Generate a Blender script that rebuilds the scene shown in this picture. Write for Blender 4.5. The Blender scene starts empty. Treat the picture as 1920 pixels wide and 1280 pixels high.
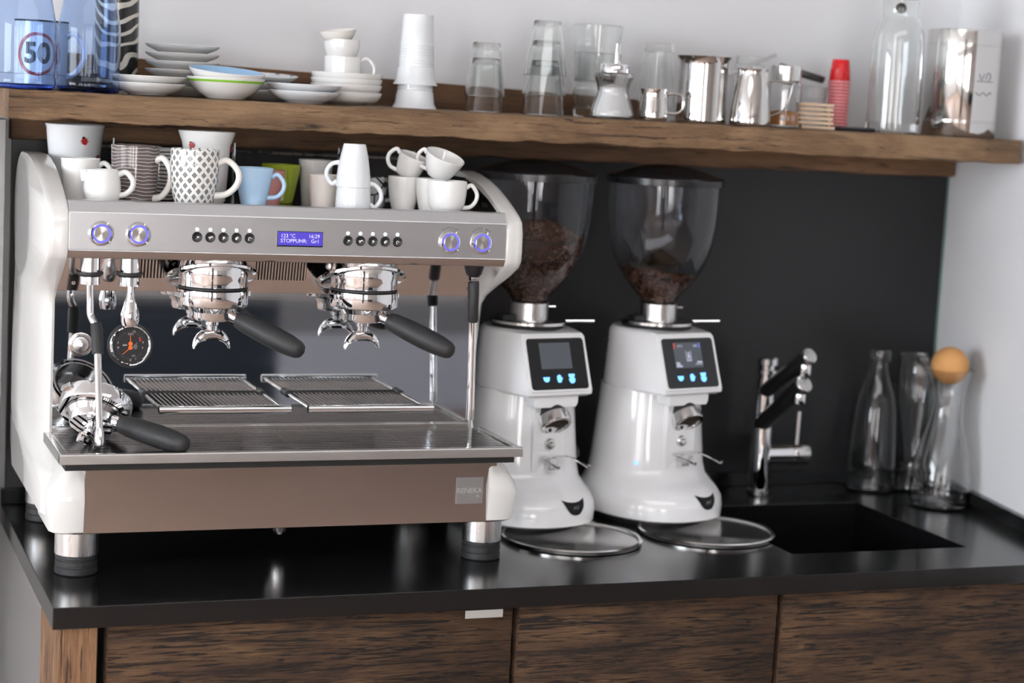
import bpy, bmesh, math, random
from mathutils import Vector, Matrix, Euler
random.seed(7)
S = bpy.context.scene
COL = S.collection
PI = math.pi
# ------------------------------------------------------------------ camera
cd = bpy.data.cameras.new('camera')
cam = bpy.data.objects.new('camera', cd)
COL.objects.link(cam)
cam.matrix_world = Matrix(((0.933029, -0.004816, -0.35977, -0.368339),
                           (-0.355758, 0.137147, -0.92446, -2.675038),
                           (0.053793, 0.990539, 0.126249, 0.748645),
                           (0, 0, 0, 1)))
cd.sensor_width = 36.0
cd.lens = 67.238
cd.clip_start = 0.05
cd.dof.use_dof = True
cd.dof.focus_distance = 2.95
cd.dof.aperture_fstop = 2.8
S.camera = cam
# ------------------------------------------------------------------ world, light, exposure
w = bpy.data.worlds.new('world')
S.world = w
w.use_nodes = True
w.node_tree.nodes['Background'].inputs[0].default_value = (0.80, 0.88, 1.0, 1)
w.node_tree.nodes['Background'].inputs[1].default_value = 1.0


def area(name, loc, rot, sx, sy, power, col=(1, 1, 1)):
    d = bpy.data.lights.new(name, 'AREA')
    d.shape = 'RECTANGLE'
    d.size, d.size_y, d.energy, d.color = sx, sy, power, col
    o = bpy.data.objects.new(name, d)
    o.location, o.rotation_euler = loc, rot
    COL.objects.link(o)
    return o


DAY = (0.885, 0.95, 1.0)
FY = -6.2                                                               # the window front of the room
WINDOWS = [(-5.2, 0.9), (-3.75, 0.9), (-2.1, 0.9), (-0.45, 0.9)]      # centre X and width of the front windows
for wx, ww in WINDOWS:
    area('window_daylight', (wx, FY + 0.08, 0.55), (PI / 2, 0, PI), ww - 0.06, 1.7, 190 * ww, DAY)
area('side_window_daylight', (-5.92, -2.4, 0.85), (PI / 2, 0, -PI / 2), 3.4, 1.5, 330, (0.84, 0.92, 1.0))
area('overhead_fill', (0.3, -1.8, 1.715), (0, 0, 0), 3.0, 1.0, 36, (0.95, 0.98, 1))  # added overhead fill, no fitting seen: lights tops, shades under the shelf
S.view_settings.view_transform = 'Standard'
S.view_settings.look = 'None'
S.view_settings.gamma = 1.0
S.view_settings.use_curve_mapping = False
S.view_settings.exposure = -0.27

# ------------------------------------------------------------------ materials
MATS = {}


def srgb(r, g, b):
    return tuple(((c / 255) / 12.92 if c / 255 <= 0.04045 else ((c / 255 + 0.055) / 1.055) ** 2.4) for c in (r, g, b)) + (1,)


def newmat(name):
    m = bpy.data.materials.new(name)
    m.use_nodes = True
    nt = m.node_tree
    b = nt.nodes['Principled BSDF']
    MATS[name] = m
    return m, nt, b


def pbr(name, col, rough=0.5, metal=0.0, noise=0.0, nscale=40, bump=0.0, coat=0.0, emit=None, estr=0.0, spec=None, stretch=None):
    m, nt, b = newmat(name)
    b.inputs['Base Color'].default_value = col
    b.inputs['Roughness'].default_value = rough
    b.inputs['Metallic'].default_value = metal
    if coat:
        b.inputs['Coat Weight'].default_value = coat
        b.inputs['Coat Roughness'].default_value = 0.04
    if spec is not None:
        b.inputs['Specular IOR Level'].default_value = spec
    if emit:
        b.inputs['Emission Color'].default_value = emit
        b.inputs['Emission Strength'].default_value = estr
    tc = nt.nodes.new('ShaderNodeTexCoord')
    mp = nt.nodes.new('ShaderNodeMapping')
    nz = nt.nodes.new('ShaderNodeTexNoise')
    nz.inputs['Scale'].default_value = nscale
    nz.inputs['Detail'].default_value = 4
    if stretch:
        mp.inputs['Scale'].default_value = stretch
    nt.links.new(tc.outputs['Object'], mp.inputs[0])
    nt.links.new(mp.outputs[0], nz.inputs['Vector'])
    if noise:
        mr = nt.nodes.new('ShaderNodeMapRange')
        mr.inputs['To Min'].default_value = max(0.0, rough - noise)
        mr.inputs['To Max'].default_value = min(1.0, rough + noise)
        nt.links.new(nz.outputs['Fac'], mr.inputs['Value'])
        nt.links.new(mr.outputs[0], b.inputs['Roughness'])
    if bump:
        bp = nt.nodes.new('ShaderNodeBump')
        bp.inputs['Strength'].default_value = bump
        bp.inputs['Distance'].default_value = 0.002
        nt.links.new(nz.outputs['Fac'], bp.inputs['Height'])
        nt.links.new(bp.outputs[0], b.inputs['Normal'])
    return m


def glass(name, col=(1, 1, 1, 1), rough=0.0, ior=1.45):
    m, nt, b = newmat(name)
    b.inputs['Base Color'].default_value = col
    b.inputs['Roughness'].default_value = rough
    b.inputs['IOR'].default_value = ior
    b.inputs['Transmission Weight'].default_value = 1.0
    return m


def wood(name, dark, mid, light, along='X', grain=1.0, crack=0.5, bump=0.6, rough=0.6):
    m, nt, b = newmat(name)
    N, L = nt.nodes, nt.links
    tc = N.new('ShaderNodeTexCoord')

    def noise(sc, scale, det, dist=0.0, rgh=0.55):
        mp = N.new('ShaderNodeMapping')
        s = {'X': (sc, 1, 1), 'Y': (1, sc, 1), 'Z': (1, 1, sc)}[along]
        mp.inputs['Scale'].default_value = s
        n = N.new('ShaderNodeTexNoise')
        n.inputs['Scale'].default_value = scale
        n.inputs['Detail'].default_value = det
        n.inputs['Roughness'].default_value = rgh
        n.inputs['Distortion'].default_value = dist
        L.new(tc.outputs['Object'], mp.inputs[0])
        L.new(mp.outputs[0], n.inputs['Vector'])
        return n
    big = noise(0.30, 14 * grain, 4, 0.8)
    fine = noise(0.05, 260 * grain, 9, 0.8, 0.75)
    crk = noise(0.05, 120 * grain, 8, 1.4, 0.66)
    r1 = N.new('ShaderNodeValToRGB')
    e = r1.color_ramp.elements
    e[0].position, e[0].color = 0.37, dark
    e[1].position, e[1].color = 0.64, light
    x = r1.color_ramp.elements.new(0.5)
    x.color = mid
    mx = N.new('ShaderNodeMath')
    mx.operation = 'MULTIPLY_ADD'
    mx.inputs[1].default_value = 0.55
    mh = N.new('ShaderNodeMath')
    mh.operation = 'MULTIPLY'
    mh.inputs[1].default_value = 0.45
    L.new(fine.outputs['Fac'], mh.inputs[0])
    L.new(big.outputs['Fac'], mx.inputs[0])
    L.new(mh.outputs[0], mx.inputs[2])
    L.new(mx.outputs[0], r1.inputs[0])
    r2 = N.new('ShaderNodeValToRGB')
    e = r2.color_ramp.elements
    e[0].position, e[0].color = 0.33 + 0.1 * crack, (0, 0, 0, 1)
    e[1].position, e[1].color = 0.40 + 0.1 * crack, (1, 1, 1, 1)
    L.new(crk.outputs['Fac'], r2.inputs[0])
    mix = N.new('ShaderNodeMix')
    mix.data_type = 'RGBA'
    mix.inputs['A'].default_value = tuple(c * 0.35 for c in dark[:3]) + (1,)
    L.new(r2.outputs[0], mix.inputs['Factor'])
    L.new(r1.outputs[0], mix.inputs['B'])
    L.new(mix.outputs['Result'], b.inputs['Base Color'])
    b.inputs['Roughness'].default_value = rough
    hs = N.new('ShaderNodeMath')
    hs.operation = 'MULTIPLY_ADD'
    hs.inputs[1].default_value = 0.6
    L.new(r2.outputs[0], hs.inputs[0])
    L.new(fine.outputs['Fac'], hs.inputs[2])
    bp = N.new('ShaderNodeBump')
    bp.inputs['Strength'].default_value = bump
    bp.inputs['Distance'].default_value = 0.003
    L.new(hs.outputs[0], bp.inputs['Height'])
    L.new(bp.outputs[0], b.inputs['Normal'])
    return m


WHITE = pbr('white_porcelain', (0.82, 0.81, 0.79, 1), 0.10, noise=0.03, coat=0.3)
CREAM = pbr('cream_porcelain', (0.80, 0.77, 0.72, 1), 0.12, noise=0.03, coat=0.3)
COOLW = pbr('cool_white_porcelain', (0.79, 0.81, 0.83, 1), 0.12, noise=0.03, coat=0.3)
GREYP = pbr('grey_porcelain', (0.50, 0.48, 0.46, 1), 0.25, noise=0.04)
BEIGE = pbr('beige_porcelain', (0.72, 0.66, 0.61, 1), 0.3, noise=0.04)
BLUEC = pbr('pale_blue_glaze', srgb(168, 198, 226), 0.12, noise=0.03, coat=0.4)
GREENC = pbr('olive_green_glaze', srgb(138, 152, 38), 0.12, noise=0.03, coat=0.4)
PINKC = pbr('dusty_pink_glaze', srgb(188, 128, 122), 0.2, noise=0.03)
LACQ = pbr('white_lacquer', (0.73, 0.72, 0.695, 1), 0.16, noise=0.03, nscale=15, coat=0.5)
GLACQ = pbr('grinder_white_lacquer', (0.83, 0.83, 0.84, 1), 0.14, noise=0.03, nscale=15, coat=0.5)
CHROME = pbr('chrome', (0.86, 0.86, 0.87, 1), 0.035, 1.0, noise=0.02)
POLISH = pbr('polished_steel', (0.62, 0.60, 0.59, 1), 0.06, 1.0, noise=0.03, nscale=20)
JUGM = pbr('jug_steel', (0.66, 0.65, 0.635, 1), 0.07, 1.0, noise=0.03, nscale=20)
MIRROR = pbr('mirror_steel', (0.60, 0.62, 0.64, 1), 0.035, 1.0, noise=0.03, nscale=60, stretch=(0.05, 1, 1), bump=0.004)
STEEL = pbr('steel', (0.70, 0.69, 0.68, 1), 0.16, 1.0, noise=0.08, nscale=30)
SATIN = pbr('satin_steel', (0.54, 0.54, 0.55, 1), 0.34, 1.0, noise=0.04, nscale=80, stretch=(0.03, 1, 1))
BRUSHED = pbr('brushed_steel', (0.68, 0.67, 0.66, 1), 0.28, 1.0, noise=0.1, nscale=120, stretch=(1, 1, 0.05))
BLACKP = pbr('black_plastic', (0.012, 0.012, 0.013, 1), 0.35, noise=0.06)
RUBBER = pbr('black_rubber', (0.016, 0.016, 0.017, 1), 0.55, noise=0.08)
LIDBLK = pbr('smoky_black_plastic', (0.012, 0.012, 0.014, 1), 0.22, noise=0.05)
PANELB = pbr('black_glass_front', (0.008, 0.009, 0.011, 1), 0.12, noise=0.02)
DARKIN = pbr('dark_interior', (0.01, 0.01, 0.01, 1), 0.7, noise=0.05)
WTOP = pbr('black_stone', (0.006, 0.006, 0.0065, 1), 0.19, noise=0.01, nscale=30, spec=0.55)
SPLASH = pbr('black_splashback', (0.008, 0.008, 0.0095, 1), 0.38, noise=0.04, nscale=60)
WALLM = pbr('white_plaster', (0.80, 0.80, 0.81, 1), 0.75, noise=0.05, nscale=60, bump=0.05)
CEILM = pbr('ceiling_white', (0.85, 0.85, 0.85, 1), 0.8, noise=0.05)
TAUPEW = pbr('taupe_paint', (0.60, 0.545, 0.51, 1), 0.7, noise=0.05)
WALLSHADE = pbr('wall_shade_grey', (0.30, 0.295, 0.29, 1), 0.55, noise=0.05)
NAVY = pbr('navy_panel', (0.018, 0.030, 0.045, 1), 0.5, noise=0.1)
REFLDARK = pbr('reflection_dark', (0.035, 0.035, 0.038, 1), 0.6, noise=0.1)
PALEG = pbr('pale_panel', (0.55, 0.56, 0.62, 1), 0.5, noise=0.1)
FRAMEM = pbr('window_frame_grey', (0.25, 0.25, 0.26, 1), 0.5, noise=0.1)
SHELFW = wood('shelf_oak', srgb(78, 57, 37), srgb(119, 91, 64), srgb(150, 120, 88), 'X', 0.8, 0.3, 0.6)
RAILW = wood('rail_oak', srgb(72, 48, 29), srgb(102, 72, 46), srgb(126, 92, 62), 'X', 0.8, 0.2, 0.4)
CABW = wood('barn_wood', srgb(42, 27, 17), srgb(84, 59, 38), srgb(116, 87, 58), 'X', 1.7, 0.70, 1.0, 0.75)
POSTW = wood('post_wood', srgb(78, 52, 32), srgb(128, 92, 62), srgb(160, 124, 90), 'Z', 0.9, 0.5, 0.7, 0.7)
FLOORW = wood('floor_wood', srgb(146, 122, 108), srgb(156, 132, 118), srgb(164, 140, 126), 'X', 0.3, 0.0, 0.1, 0.5)
STICKW = wood('pale_birch', srgb(190, 160, 130), srgb(214, 188, 160), srgb(230, 208, 184), 'X', 1.5, 0.0, 0.2, 0.6)
CORK = pbr('cork', srgb(206, 150, 92), 0.75, noise=0.05, nscale=120, bump=0.3)
GLASS = glass('clear_glass')
GLASSG = glass('greenish_glass', (0.985, 1.0, 0.995, 1))
HOPG = glass('hopper_plastic', (0.86, 0.87, 0.90, 1), 0.0, 1.35)
BLUEPET = glass('blue_pet', (0.72, 0.82, 0.98, 1), 0.0, 1.25)
BLUEBASE = glass('deep_blue_pet', (0.18, 0.26, 0.85, 1), 0.1, 1.2)
SUGAR = pbr('white_sugar', (0.86, 0.86, 0.86, 1), 0.8, noise=0.05, nscale=400, bump=0.4)
BSUGAR = pbr('brown_sugar', srgb(196, 128, 62), 0.8, noise=0.05, nscale=300, bump=0.5)
REDP = pbr('red_plastic', srgb(214, 22, 30), 0.28, noise=0.04)
PINKR = pbr('pale_red_rim', srgb(226, 160, 165), 0.4, noise=0.04)
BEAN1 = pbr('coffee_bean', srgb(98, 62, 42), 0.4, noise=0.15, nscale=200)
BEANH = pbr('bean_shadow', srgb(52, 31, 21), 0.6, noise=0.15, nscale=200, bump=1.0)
CONE = glass('amber_cone', (0.75, 0.55, 0.36, 1), 0.15, 1.2)
DEC = pbr('decal_black', (0.012, 0.012, 0.013, 1), 0.4, noise=0.03)
DECR = pbr('decal_red', srgb(190, 30, 34), 0.35, noise=0.03)
DECW = pbr('decal_white', (0.85, 0.85, 0.85, 1), 0.5, noise=0.03)
DECG = pbr('decal_grey', srgb(105, 105, 108), 0.5, noise=0.03)
BADGET = pbr('badge_lettering', srgb(205, 203, 206), 0.4, 0.6, noise=0.03)
BADGEM = pbr('badge_metal', (0.35, 0.34, 0.34, 1), 0.42, 0.8, noise=0.03)
ORANGE = pbr('orange_needle', srgb(238, 110, 36), 0.5, noise=0.03)
LINEG = pbr('green_band', srgb(140, 196, 70), 0.2, noise=0.03)
BLUEB = pbr('sky_blue_glaze', srgb(150, 195, 232), 0.2, noise=0.03)
E_BLUE = pbr('blue_led', (0.05, 0.06, 0.4, 1), 0.4, emit=srgb(96, 92, 255), estr=1.6)
E_LED = pbr('white_blue_led', (0.6, 0.6, 1, 1), 0.4, emit=(0.72, 0.75, 1.0, 1), estr=4.0)
E_ICON = pbr('icon_blue_light', (0.1, 0.2, 0.8, 1), 0.4, emit=srgb(110, 190, 255), estr=2.0)
E_LCD = pbr('lcd_violet', (0.03, 0.02, 0.2, 1), 0.3, emit=srgb(92, 78, 214), estr=0.75)
E_LCDT = pbr('lcd_text', (0.5, 0.5, 0.7, 1), 0.3, emit=srgb(206, 200, 255), estr=0.9)
E_SCR = pbr('screen_grey', (0.06, 0.07, 0.08, 1), 0.25, emit=srgb(84, 90, 98), estr=0.35)
E_SCRT = pbr('screen_text', (0.3, 0.3, 0.35, 1), 0.3, emit=srgb(190, 196, 225), estr=0.7)
BANDW = pbr('porcelain_white_band', (0.84, 0.84, 0.82, 1), 0.12, noise=0.03)


def cyl_coords(nt):
    """angle (radians) and height from object coordinates"""
    N, L = nt.nodes, nt.links
    tc = N.new('ShaderNodeTexCoord')
    sp = N.new('ShaderNodeSeparateXYZ')
    L.new(tc.outputs['Object'], sp.inputs[0])
    at = N.new('ShaderNodeMath')
    at.operation = 'ARCTAN2'
    L.new(sp.outputs['X'], at.inputs[0])
    L.new(sp.outputs['Y'], at.inputs[1])
    return at.outputs[0], sp.outputs['Z'], tc


def mth(nt, op, a, b=None, c=None):
    n = nt.nodes.new('ShaderNodeMath')
    n.operation = op
    for i, v in enumerate((a, b, c)):
        if v is None:
            continue
        if isinstance(v, (int, float)):
            n.inputs[i].default_value = v
        else:
            nt.links.new(v, n.inputs[i])
    return n.outputs[0]


def two_tone(nt, b, fac, ca, cb):
    mx = nt.nodes.new('ShaderNodeMix')
    mx.data_type = 'RGBA'
    mx.inputs['A'].default_value = ca
    mx.inputs['B'].default_value = cb
    nt.links.new(fac, mx.inputs['Factor'])
    nt.links.new(mx.outputs['Result'], b.inputs['Base Color'])


def mat_stripes(name, ca, cb, freq, wav, thr):
    m, nt, b = newmat(name)
    a, z, tc = cyl_coords(nt)
    nz = nt.nodes.new('ShaderNodeTexNoise')
    nz.inputs['Scale'].default_value = 22
    nt.links.new(tc.outputs['Object'], nz.inputs['Vector'])
    ph = mth(nt, 'ADD', mth(nt, 'MULTIPLY', z, freq), mth(nt, 'MULTIPLY', nz.outputs['Fac'], wav))
    fr = mth(nt, 'FRACT', ph)
    two_tone(nt, b, mth(nt, 'GREATER_THAN', fr, thr), ca, cb)
    b.inputs['Roughness'].default_value = 0.15
    b.inputs['Coat Weight'].default_value = 0.4
    return m


def mat_diamond(name):
    m, nt, b = newmat(name)
    a, z, tc = cyl_coords(nt)
    u = mth(nt, 'MULTIPLY', a, 16 / (2 * PI))
    v = mth(nt, 'MULTIPLY', z, 60.0)
    p = mth(nt, 'ABSOLUTE', mth(nt, 'SUBTRACT', mth(nt, 'FRACT', mth(nt, 'ADD', mth(nt, 'ADD', u, v), 50)), 0.5))
    q = mth(nt, 'ABSOLUTE', mth(nt, 'SUBTRACT', mth(nt, 'FRACT', mth(nt, 'ADD', mth(nt, 'SUBTRACT', u, v), 50)), 0.5))
    d = mth(nt, 'MAXIMUM', p, q)
    out = mth(nt, 'LESS_THAN', d, 0.285)
    ring = mth(nt, 'MULTIPLY', mth(nt, 'GREATER_THAN', d, 0.14), mth(nt, 'LESS_THAN', d, 0.185))
    hole = mth(nt, 'LESS_THAN', d, 0.06)
    f = mth(nt, 'SUBTRACT', out, mth(nt, 'MULTIPLY', mth(nt, 'ADD', ring, hole), 0.7))
    two_tone(nt, b, f, (0.82, 0.81, 0.78, 1), (0.025, 0.024, 0.024, 1))
    b.inputs['Roughness'].default_value = 0.13
    b.inputs['Coat Weight'].default_value = 0.4
    return m


def mat_zebra(name):
    m, nt, b = newmat(name)
    tc = nt.nodes.new('ShaderNodeTexCoord')
    wv = nt.nodes.new('ShaderNodeTexWave')
    wv.wave_type = 'BANDS'
    wv.bands_direction = 'Z'
    wv.inputs['Scale'].default_value = 14
    wv.inputs['Distortion'].default_value = 7
    wv.inputs['Detail'].default_value = 0.6
    wv.inputs['Detail Scale'].default_value = 1.3
    mp = nt.nodes.new('ShaderNodeMapping')
    mp.inputs['Rotation'].default_value = (0.25, 0.5, 0)
    nt.links.new(tc.outputs['Object'], mp.inputs[0])
    nt.links.new(mp.outputs[0], wv.inputs['Vector'])
    two_tone(nt, b, mth(nt, 'GREATER_THAN', wv.outputs['Fac'], 0.80), (0.014, 0.013, 0.012, 1), (0.62, 0.58, 0.49, 1))
    b.inputs['Roughness'].default_value = 0.22
    b.inputs['Coat Weight'].default_value = 0.3
    return m


def mat_web(name):
    m, nt, b = newmat(name)
    tc = nt.nodes.new('ShaderNodeTexCoord')
    vo = nt.nodes.new('ShaderNodeTexVoronoi')
    vo.feature = 'DISTANCE_TO_EDGE'
    vo.inputs['Scale'].default_value = 42
    nt.links.new(tc.outputs['Object'], vo.inputs['Vector'])
    two_tone(nt, b, mth(nt, 'LESS_THAN', vo.outputs['Distance'], 0.06), (0.42, 0.42, 0.42, 1), (0.02, 0.02, 0.02, 1))
    b.inputs['Roughness'].default_value = 0.2
    return m


def mat_radial(name):
    """turned metal: fine radial sheen"""
    m, nt, b = newmat(name)
    b.inputs['Base Color'].default_value = (0.72, 0.71, 0.70, 1)
    b.inputs['Metallic'].default_value = 1
    b.inputs['Roughness'].default_value = 0.25
    b.inputs['Anisotropic'].default_value = 0.85
    tg = nt.nodes.new('ShaderNodeTangent')
    tg.direction_type = 'RADIAL'
    tg.axis = 'Y'
    nt.links.new(tg.outputs[0], b.inputs['Tangent'])
    return m


TAUPE = mat_stripes('taupe_line_glaze', srgb(96, 84, 82), srgb(206, 200, 196), 185, 2.4, 0.84)
GREYST = mat_stripes('grey_line_glaze', srgb(186, 182, 178), srgb(60, 56, 54), 170, 1.2, 0.62)
DIAMOND = mat_diamond('diamond_print')
ZEBRA = mat_zebra('zebra_glaze')
WEB = mat_web('crackle_print')
TURNED = mat_radial('turned_metal')

# ------------------------------------------------------------------ mesh helpers
WORLD = {}


class MB:
    def __init__(self):
        self.bm = bmesh.new()
        self.bev = False

    def _t(self, vs, M):
        if M is not None:
            bmesh.ops.transform(self.bm, matrix=M, verts=vs)

    def raw(self, verts, faces, M=None):
        vs = [self.bm.verts.new(v) for v in verts]
        for f in faces:
            try:
                self.bm.faces.new([vs[i] for i in f])
            except ValueError:
                pass
        self._t(vs, M)
        return vs

    def box(self, x0, x1, y0, y1, z0, z1, bev=0.0, seg=2, M=None):
        v = [(x, y, z) for z in (z0, z1) for y in (y0, y1) for x in (x0, x1)]
        f = [(0, 2, 3, 1), (4, 5, 7, 6), (0, 1, 5, 4), (2, 6, 7, 3), (0, 4, 6, 2), (1, 3, 7, 5)]
        return self._bev(self.raw(v, f), bev, seg, M)

    def _bev(self, vs, bev, seg, M):
        if bev > 0:
            self.bev = True
            s = set(vs)
            ed = [e for e in self.bm.edges if e.verts[0] in s and e.verts[1] in s]
            r = bmesh.ops.bevel(self.bm, geom=ed, offset=bev, segments=seg, affect='EDGES', profile=0.5)
            vs = list({v for f in r['faces'] for v in f.verts} | {v for v in vs if v.is_valid})
        self._t(vs, M)
        return vs

    def prism(self, out, axis, d0, d1, bev=0.0, seg=2, M=None):
        """outline in the two other axes, extruded along axis"""
        def mk(a, b, d):
            return {'X': (d, a, b), 'Y': (a, d, b), 'Z': (a, b, d)}[axis]
        n = len(out)
        v = [mk(a, b, d0) for a, b in out] + [mk(a, b, d1) for a, b in out]
        f = [tuple(range(n)), tuple(range(2 * n - 1, n - 1, -1))]
        f += [(i, (i + 1) % n, n + (i + 1) % n, n + i) for i in range(n)]
        return self._bev(self.raw(v, f), bev, seg, M)

    def lathe(self, prof, seg=40, c=(0, 0, 0), M=None, a0=0.0, ribs=None):
        rings = []
        vs = []
        for r, z in prof:
            if r < 1e-6:
                v = [self.bm.verts.new((c[0], c[1], c[2] + z))]
            else:
                v = []
                for i in range(seg):
                    a = a0 + 2 * PI * i / seg
                    rr = r * (1 + (ribs[1] * math.cos(ribs[0] * a) if ribs else 0))
                    v.append(self.bm.verts.new((c[0] + rr * math.cos(a), c[1] + rr * math.sin(a), c[2] + z)))
            rings.append(v)
            vs += v
        for A, B in zip(rings, rings[1:]):
            for i in range(seg):
                j = (i + 1) % seg
                q = [A[i % len(A)], A[j % len(A)], B[j % len(B)], B[i % len(B)]]
                u = []
                for x in q:
                    if x not in u:
                        u.append(x)
                if len(u) >= 3:
                    try:
                        self.bm.faces.new(u)
                    except ValueError:
                        pass
        self._t(vs, M)
        return vs

    def loft(self, secs, cap=True, M=None):
        n = len(secs[0])
        rows = [[self.bm.verts.new(p) for p in s] for s in secs]
        for A, B in zip(rows, rows[1:]):
            for i in range(n):
                self.bm.faces.new((A[i], A[(i + 1) % n], B[(i + 1) % n], B[i]))
        if cap:
            self.bm.faces.new(rows[0][::-1])
            self.bm.faces.new(rows[-1])
        vs = [v for r in rows for v in r]
        self._t(vs, M)
        return vs

    def tube(self, pts, r, seg=12, M=None, smooth=0, flat=1.0, closed=False):
        P = [Vector(p) for p in pts]
        R = list(r) if isinstance(r, (list, tuple)) else [r] * len(P)
        if smooth:
            Q, RR = [], []
            n = len(P)
            for i in range(n - 1):
                p0, p1, p2, p3 = P[max(i - 1, 0)], P[i], P[i + 1], P[min(i + 2, n - 1)]
                for k in range(smooth):
                    t = k / smooth
                    Q.append(0.5 * ((2 * p1) + (p2 - p0) * t + (2 * p0 - 5 * p1 + 4 * p2 - p3) * t * t + (3 * p1 - p0 - 3 * p2 + p3) * t ** 3))
                    RR.append(R[i] + (R[i + 1] - R[i]) * t)
            Q.append(P[-1])
            RR.append(R[-1])
            P, R = Q, RR
        n = len(P)
        T = [((P[(i + 1) % n] if closed else P[min(i + 1, n - 1)]) - (P[i - 1] if closed else P[max(i - 1, 0)])).normalized() for i in range(n)]
        up = Vector((0, 0, 1)) if abs(T[0].z) < 0.9 else Vector((0, 1, 0))
        nr = T[0].cross(up).normalized()
        rows, vs = [], []
        for i in range(n):
            if i:
                nr = (nr - T[i] * nr.dot(T[i])).normalized()
            bn = T[i].cross(nr)
            row = [self.bm.verts.new(P[i] + R[i] * (math.cos(2 * PI * k / seg) * nr + flat * math.sin(2 * PI * k / seg) * bn)) for k in range(seg)]
            rows.append(row)
            vs += row
        pr = list(zip(rows, rows[1:])) + ([(rows[-1], rows[0])] if closed else [])
        for A, B in pr:
            for k in range(seg):
                self.bm.faces.new((A[k], A[(k + 1) % seg], B[(k + 1) % seg], B[k]))
        if not closed:
            self.bm.faces.new(rows[0][::-1])
            self.bm.faces.new(rows[-1])
        self._t(vs, M)
        return vs

    def mesh(self, name, ang=35):
        me = bpy.data.meshes.new(name)
        bmesh.ops.recalc_face_normals(self.bm, faces=self.bm.faces[:])
        self.bm.to_mesh(me)
        self.bm.free()
        if ang:
            for p in me.polygons:
                p.use_smooth = True
            me.set_sharp_from_angle(angle=math.radians(ang))
        return me


def tag(o, label=None, cat=None, group=None, kind=None):
    if label:
        o['label'] = label
    if cat:
        o['category'] = cat
    if group:
        o['group'] = group
    if kind:
        o['kind'] = kind
    return o


def thing(name, label, cat, loc=(0, 0, 0), rot=(0, 0, 0), group=None):
    o = bpy.data.objects.new(name, None)
    o.empty_display_size = 0.05
    COL.objects.link(o)
    o.location, o.rotation_euler = loc, rot
    WORLD[o.name] = Matrix.Translation(loc) @ Euler(rot).to_matrix().to_4x4()
    return tag(o, label, cat, group)


def obj(name, mb, mat, parent=None, world=False, ang=35, loc=None, rot=None, kind=None, label=None):
    """world=True: the shape was drawn in world coordinates, bring it into its parent's frame"""
    me = mb.mesh(name, ang) if isinstance(mb, MB) else mb
    o = bpy.data.objects.new(name, me)
    COL.objects.link(o)
    if not me.materials:
        me.materials.append(mat)
    if isinstance(mb, MB) and mb.bev:
        o.modifiers.new('weighted_normals', 'WEIGHTED_NORMAL').keep_sharp = True
    if parent is not None:
        o.parent = parent
        WORLD[o.name] = WORLD[parent.name]
        if world:
            me.transform(WORLD[parent.name].inverted())
    else:
        WORLD[o.name] = Matrix.Identity(4)
    if loc is not None:
        o.location = loc
    if rot is not None:
        o.rotation_euler = rot
    return tag(o, label, None, None, kind)


def struct(name, mb, mat, parent=None):
    o = obj(name, mb, mat, parent, ang=20)
    o['kind'] = 'structure'
    return o


def text_mesh(txt, size, extr=0.0003, align='CENTER', spacing=1.0, bold=0.0):
    c = bpy.data.curves.new('lettering', 'FONT')
    c.body, c.size, c.extrude, c.align_x, c.align_y = txt, size, extr, align, 'CENTER'
    c.space_character = spacing
    c.resolution_u = 3
    c.offset = bold
    t = bpy.data.objects.new('lettering', c)
    COL.objects.link(t)
    dg = bpy.context.evaluated_depsgraph_get()
    me = bpy.data.meshes.new_from_object(t.evaluated_get(dg))
    bpy.data.objects.remove(t)
    bpy.data.curves.remove(c)
    me.materials.clear()
    return me


def text_on(txt, size, mat, parent, M, name='lettering', extr=0.0003, align='CENTER', spacing=1.0, world=False):
    me = text_mesh(txt, size, extr, align, spacing)
    me.transform(M)
    return obj(name, me, mat, parent, world=world)


def T(x, y, z):
    return Matrix.Translation((x, y, z))


def Rm(a, ax):
    return Matrix.Rotation(a, 4, ax)


FRONT = Rm(PI / 2, 'X')          # lies a flat XY drawing up into the XZ plane, facing -Y


def frame_z(d):
    """rotation that takes +Z to direction d"""
    return Vector((0, 0, 1)).rotation_difference(Vector(d).normalized()).to_matrix().to_4x4()


def copy_tree(o, parent=None):
    c = o.copy()
    COL.objects.link(c)
    c.parent = parent
    for ch in list(o.children):
        copy_tree(ch, c)
    return c


# ------------------------------------------------------------------ the room
FZ = -0.92
b = MB(); b.box(-6.1, 4.1, FY - 0.1, 0.75, FZ - 0.05, FZ)
struct('floor', b, FLOORW)
b = MB(); b.box(-6.1, 4.1, FY - 0.1, 0.75, 1.75, 1.80)
struct('ceiling', b, CEILM)
b = MB(); b.box(-6.1, 1.91, 0.7004, 0.80, FZ, 1.75)
struct('wall_back', b, WALLM)
# right wall runs slightly askew, then turns away to the right
b = MB(); b.prism([(1.8885, 0.70), (1.735, -0.15), (4.1, -0.15), (4.1, 0.80), (1.8885, 0.80)], 'Z', FZ, 1.75)
struct('wall_right', b, WALLM)
b = MB(); b.box(-6.1, -6.0, FY - 0.1, 0.75, FZ, 1.75)
struct('wall_left', b, WALLM)
b = MB(); b.box(4.0, 4.1, FY - 0.1, -0.15, FZ, 1.75)
struct('wall_far_right', b, WALLM)
b = MB(); b.box(-6.1, 4.1, FY - 0.1, FY, FZ, 1.75)
struct('wall_front', b, TAUPEW)
b = MB(); b.box(0.3, 2.05, FY, FY + 0.03, FZ, -0.34)
struct('trim_1', b, NAVY)
b = MB(); b.box(2.05, 4.0, FY, FY + 0.03, FZ, -0.52)
struct('trim_2', b, PALEG)
b = MB(); b.box(2.05, 4.0, FY, FY + 0.03, -0.52, -0.34)
struct('trim_3', b, FRAMEM)
b = MB(); b.box(-0.95, -0.65, -3.85, -3.55, FZ, 1.75)
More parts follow.
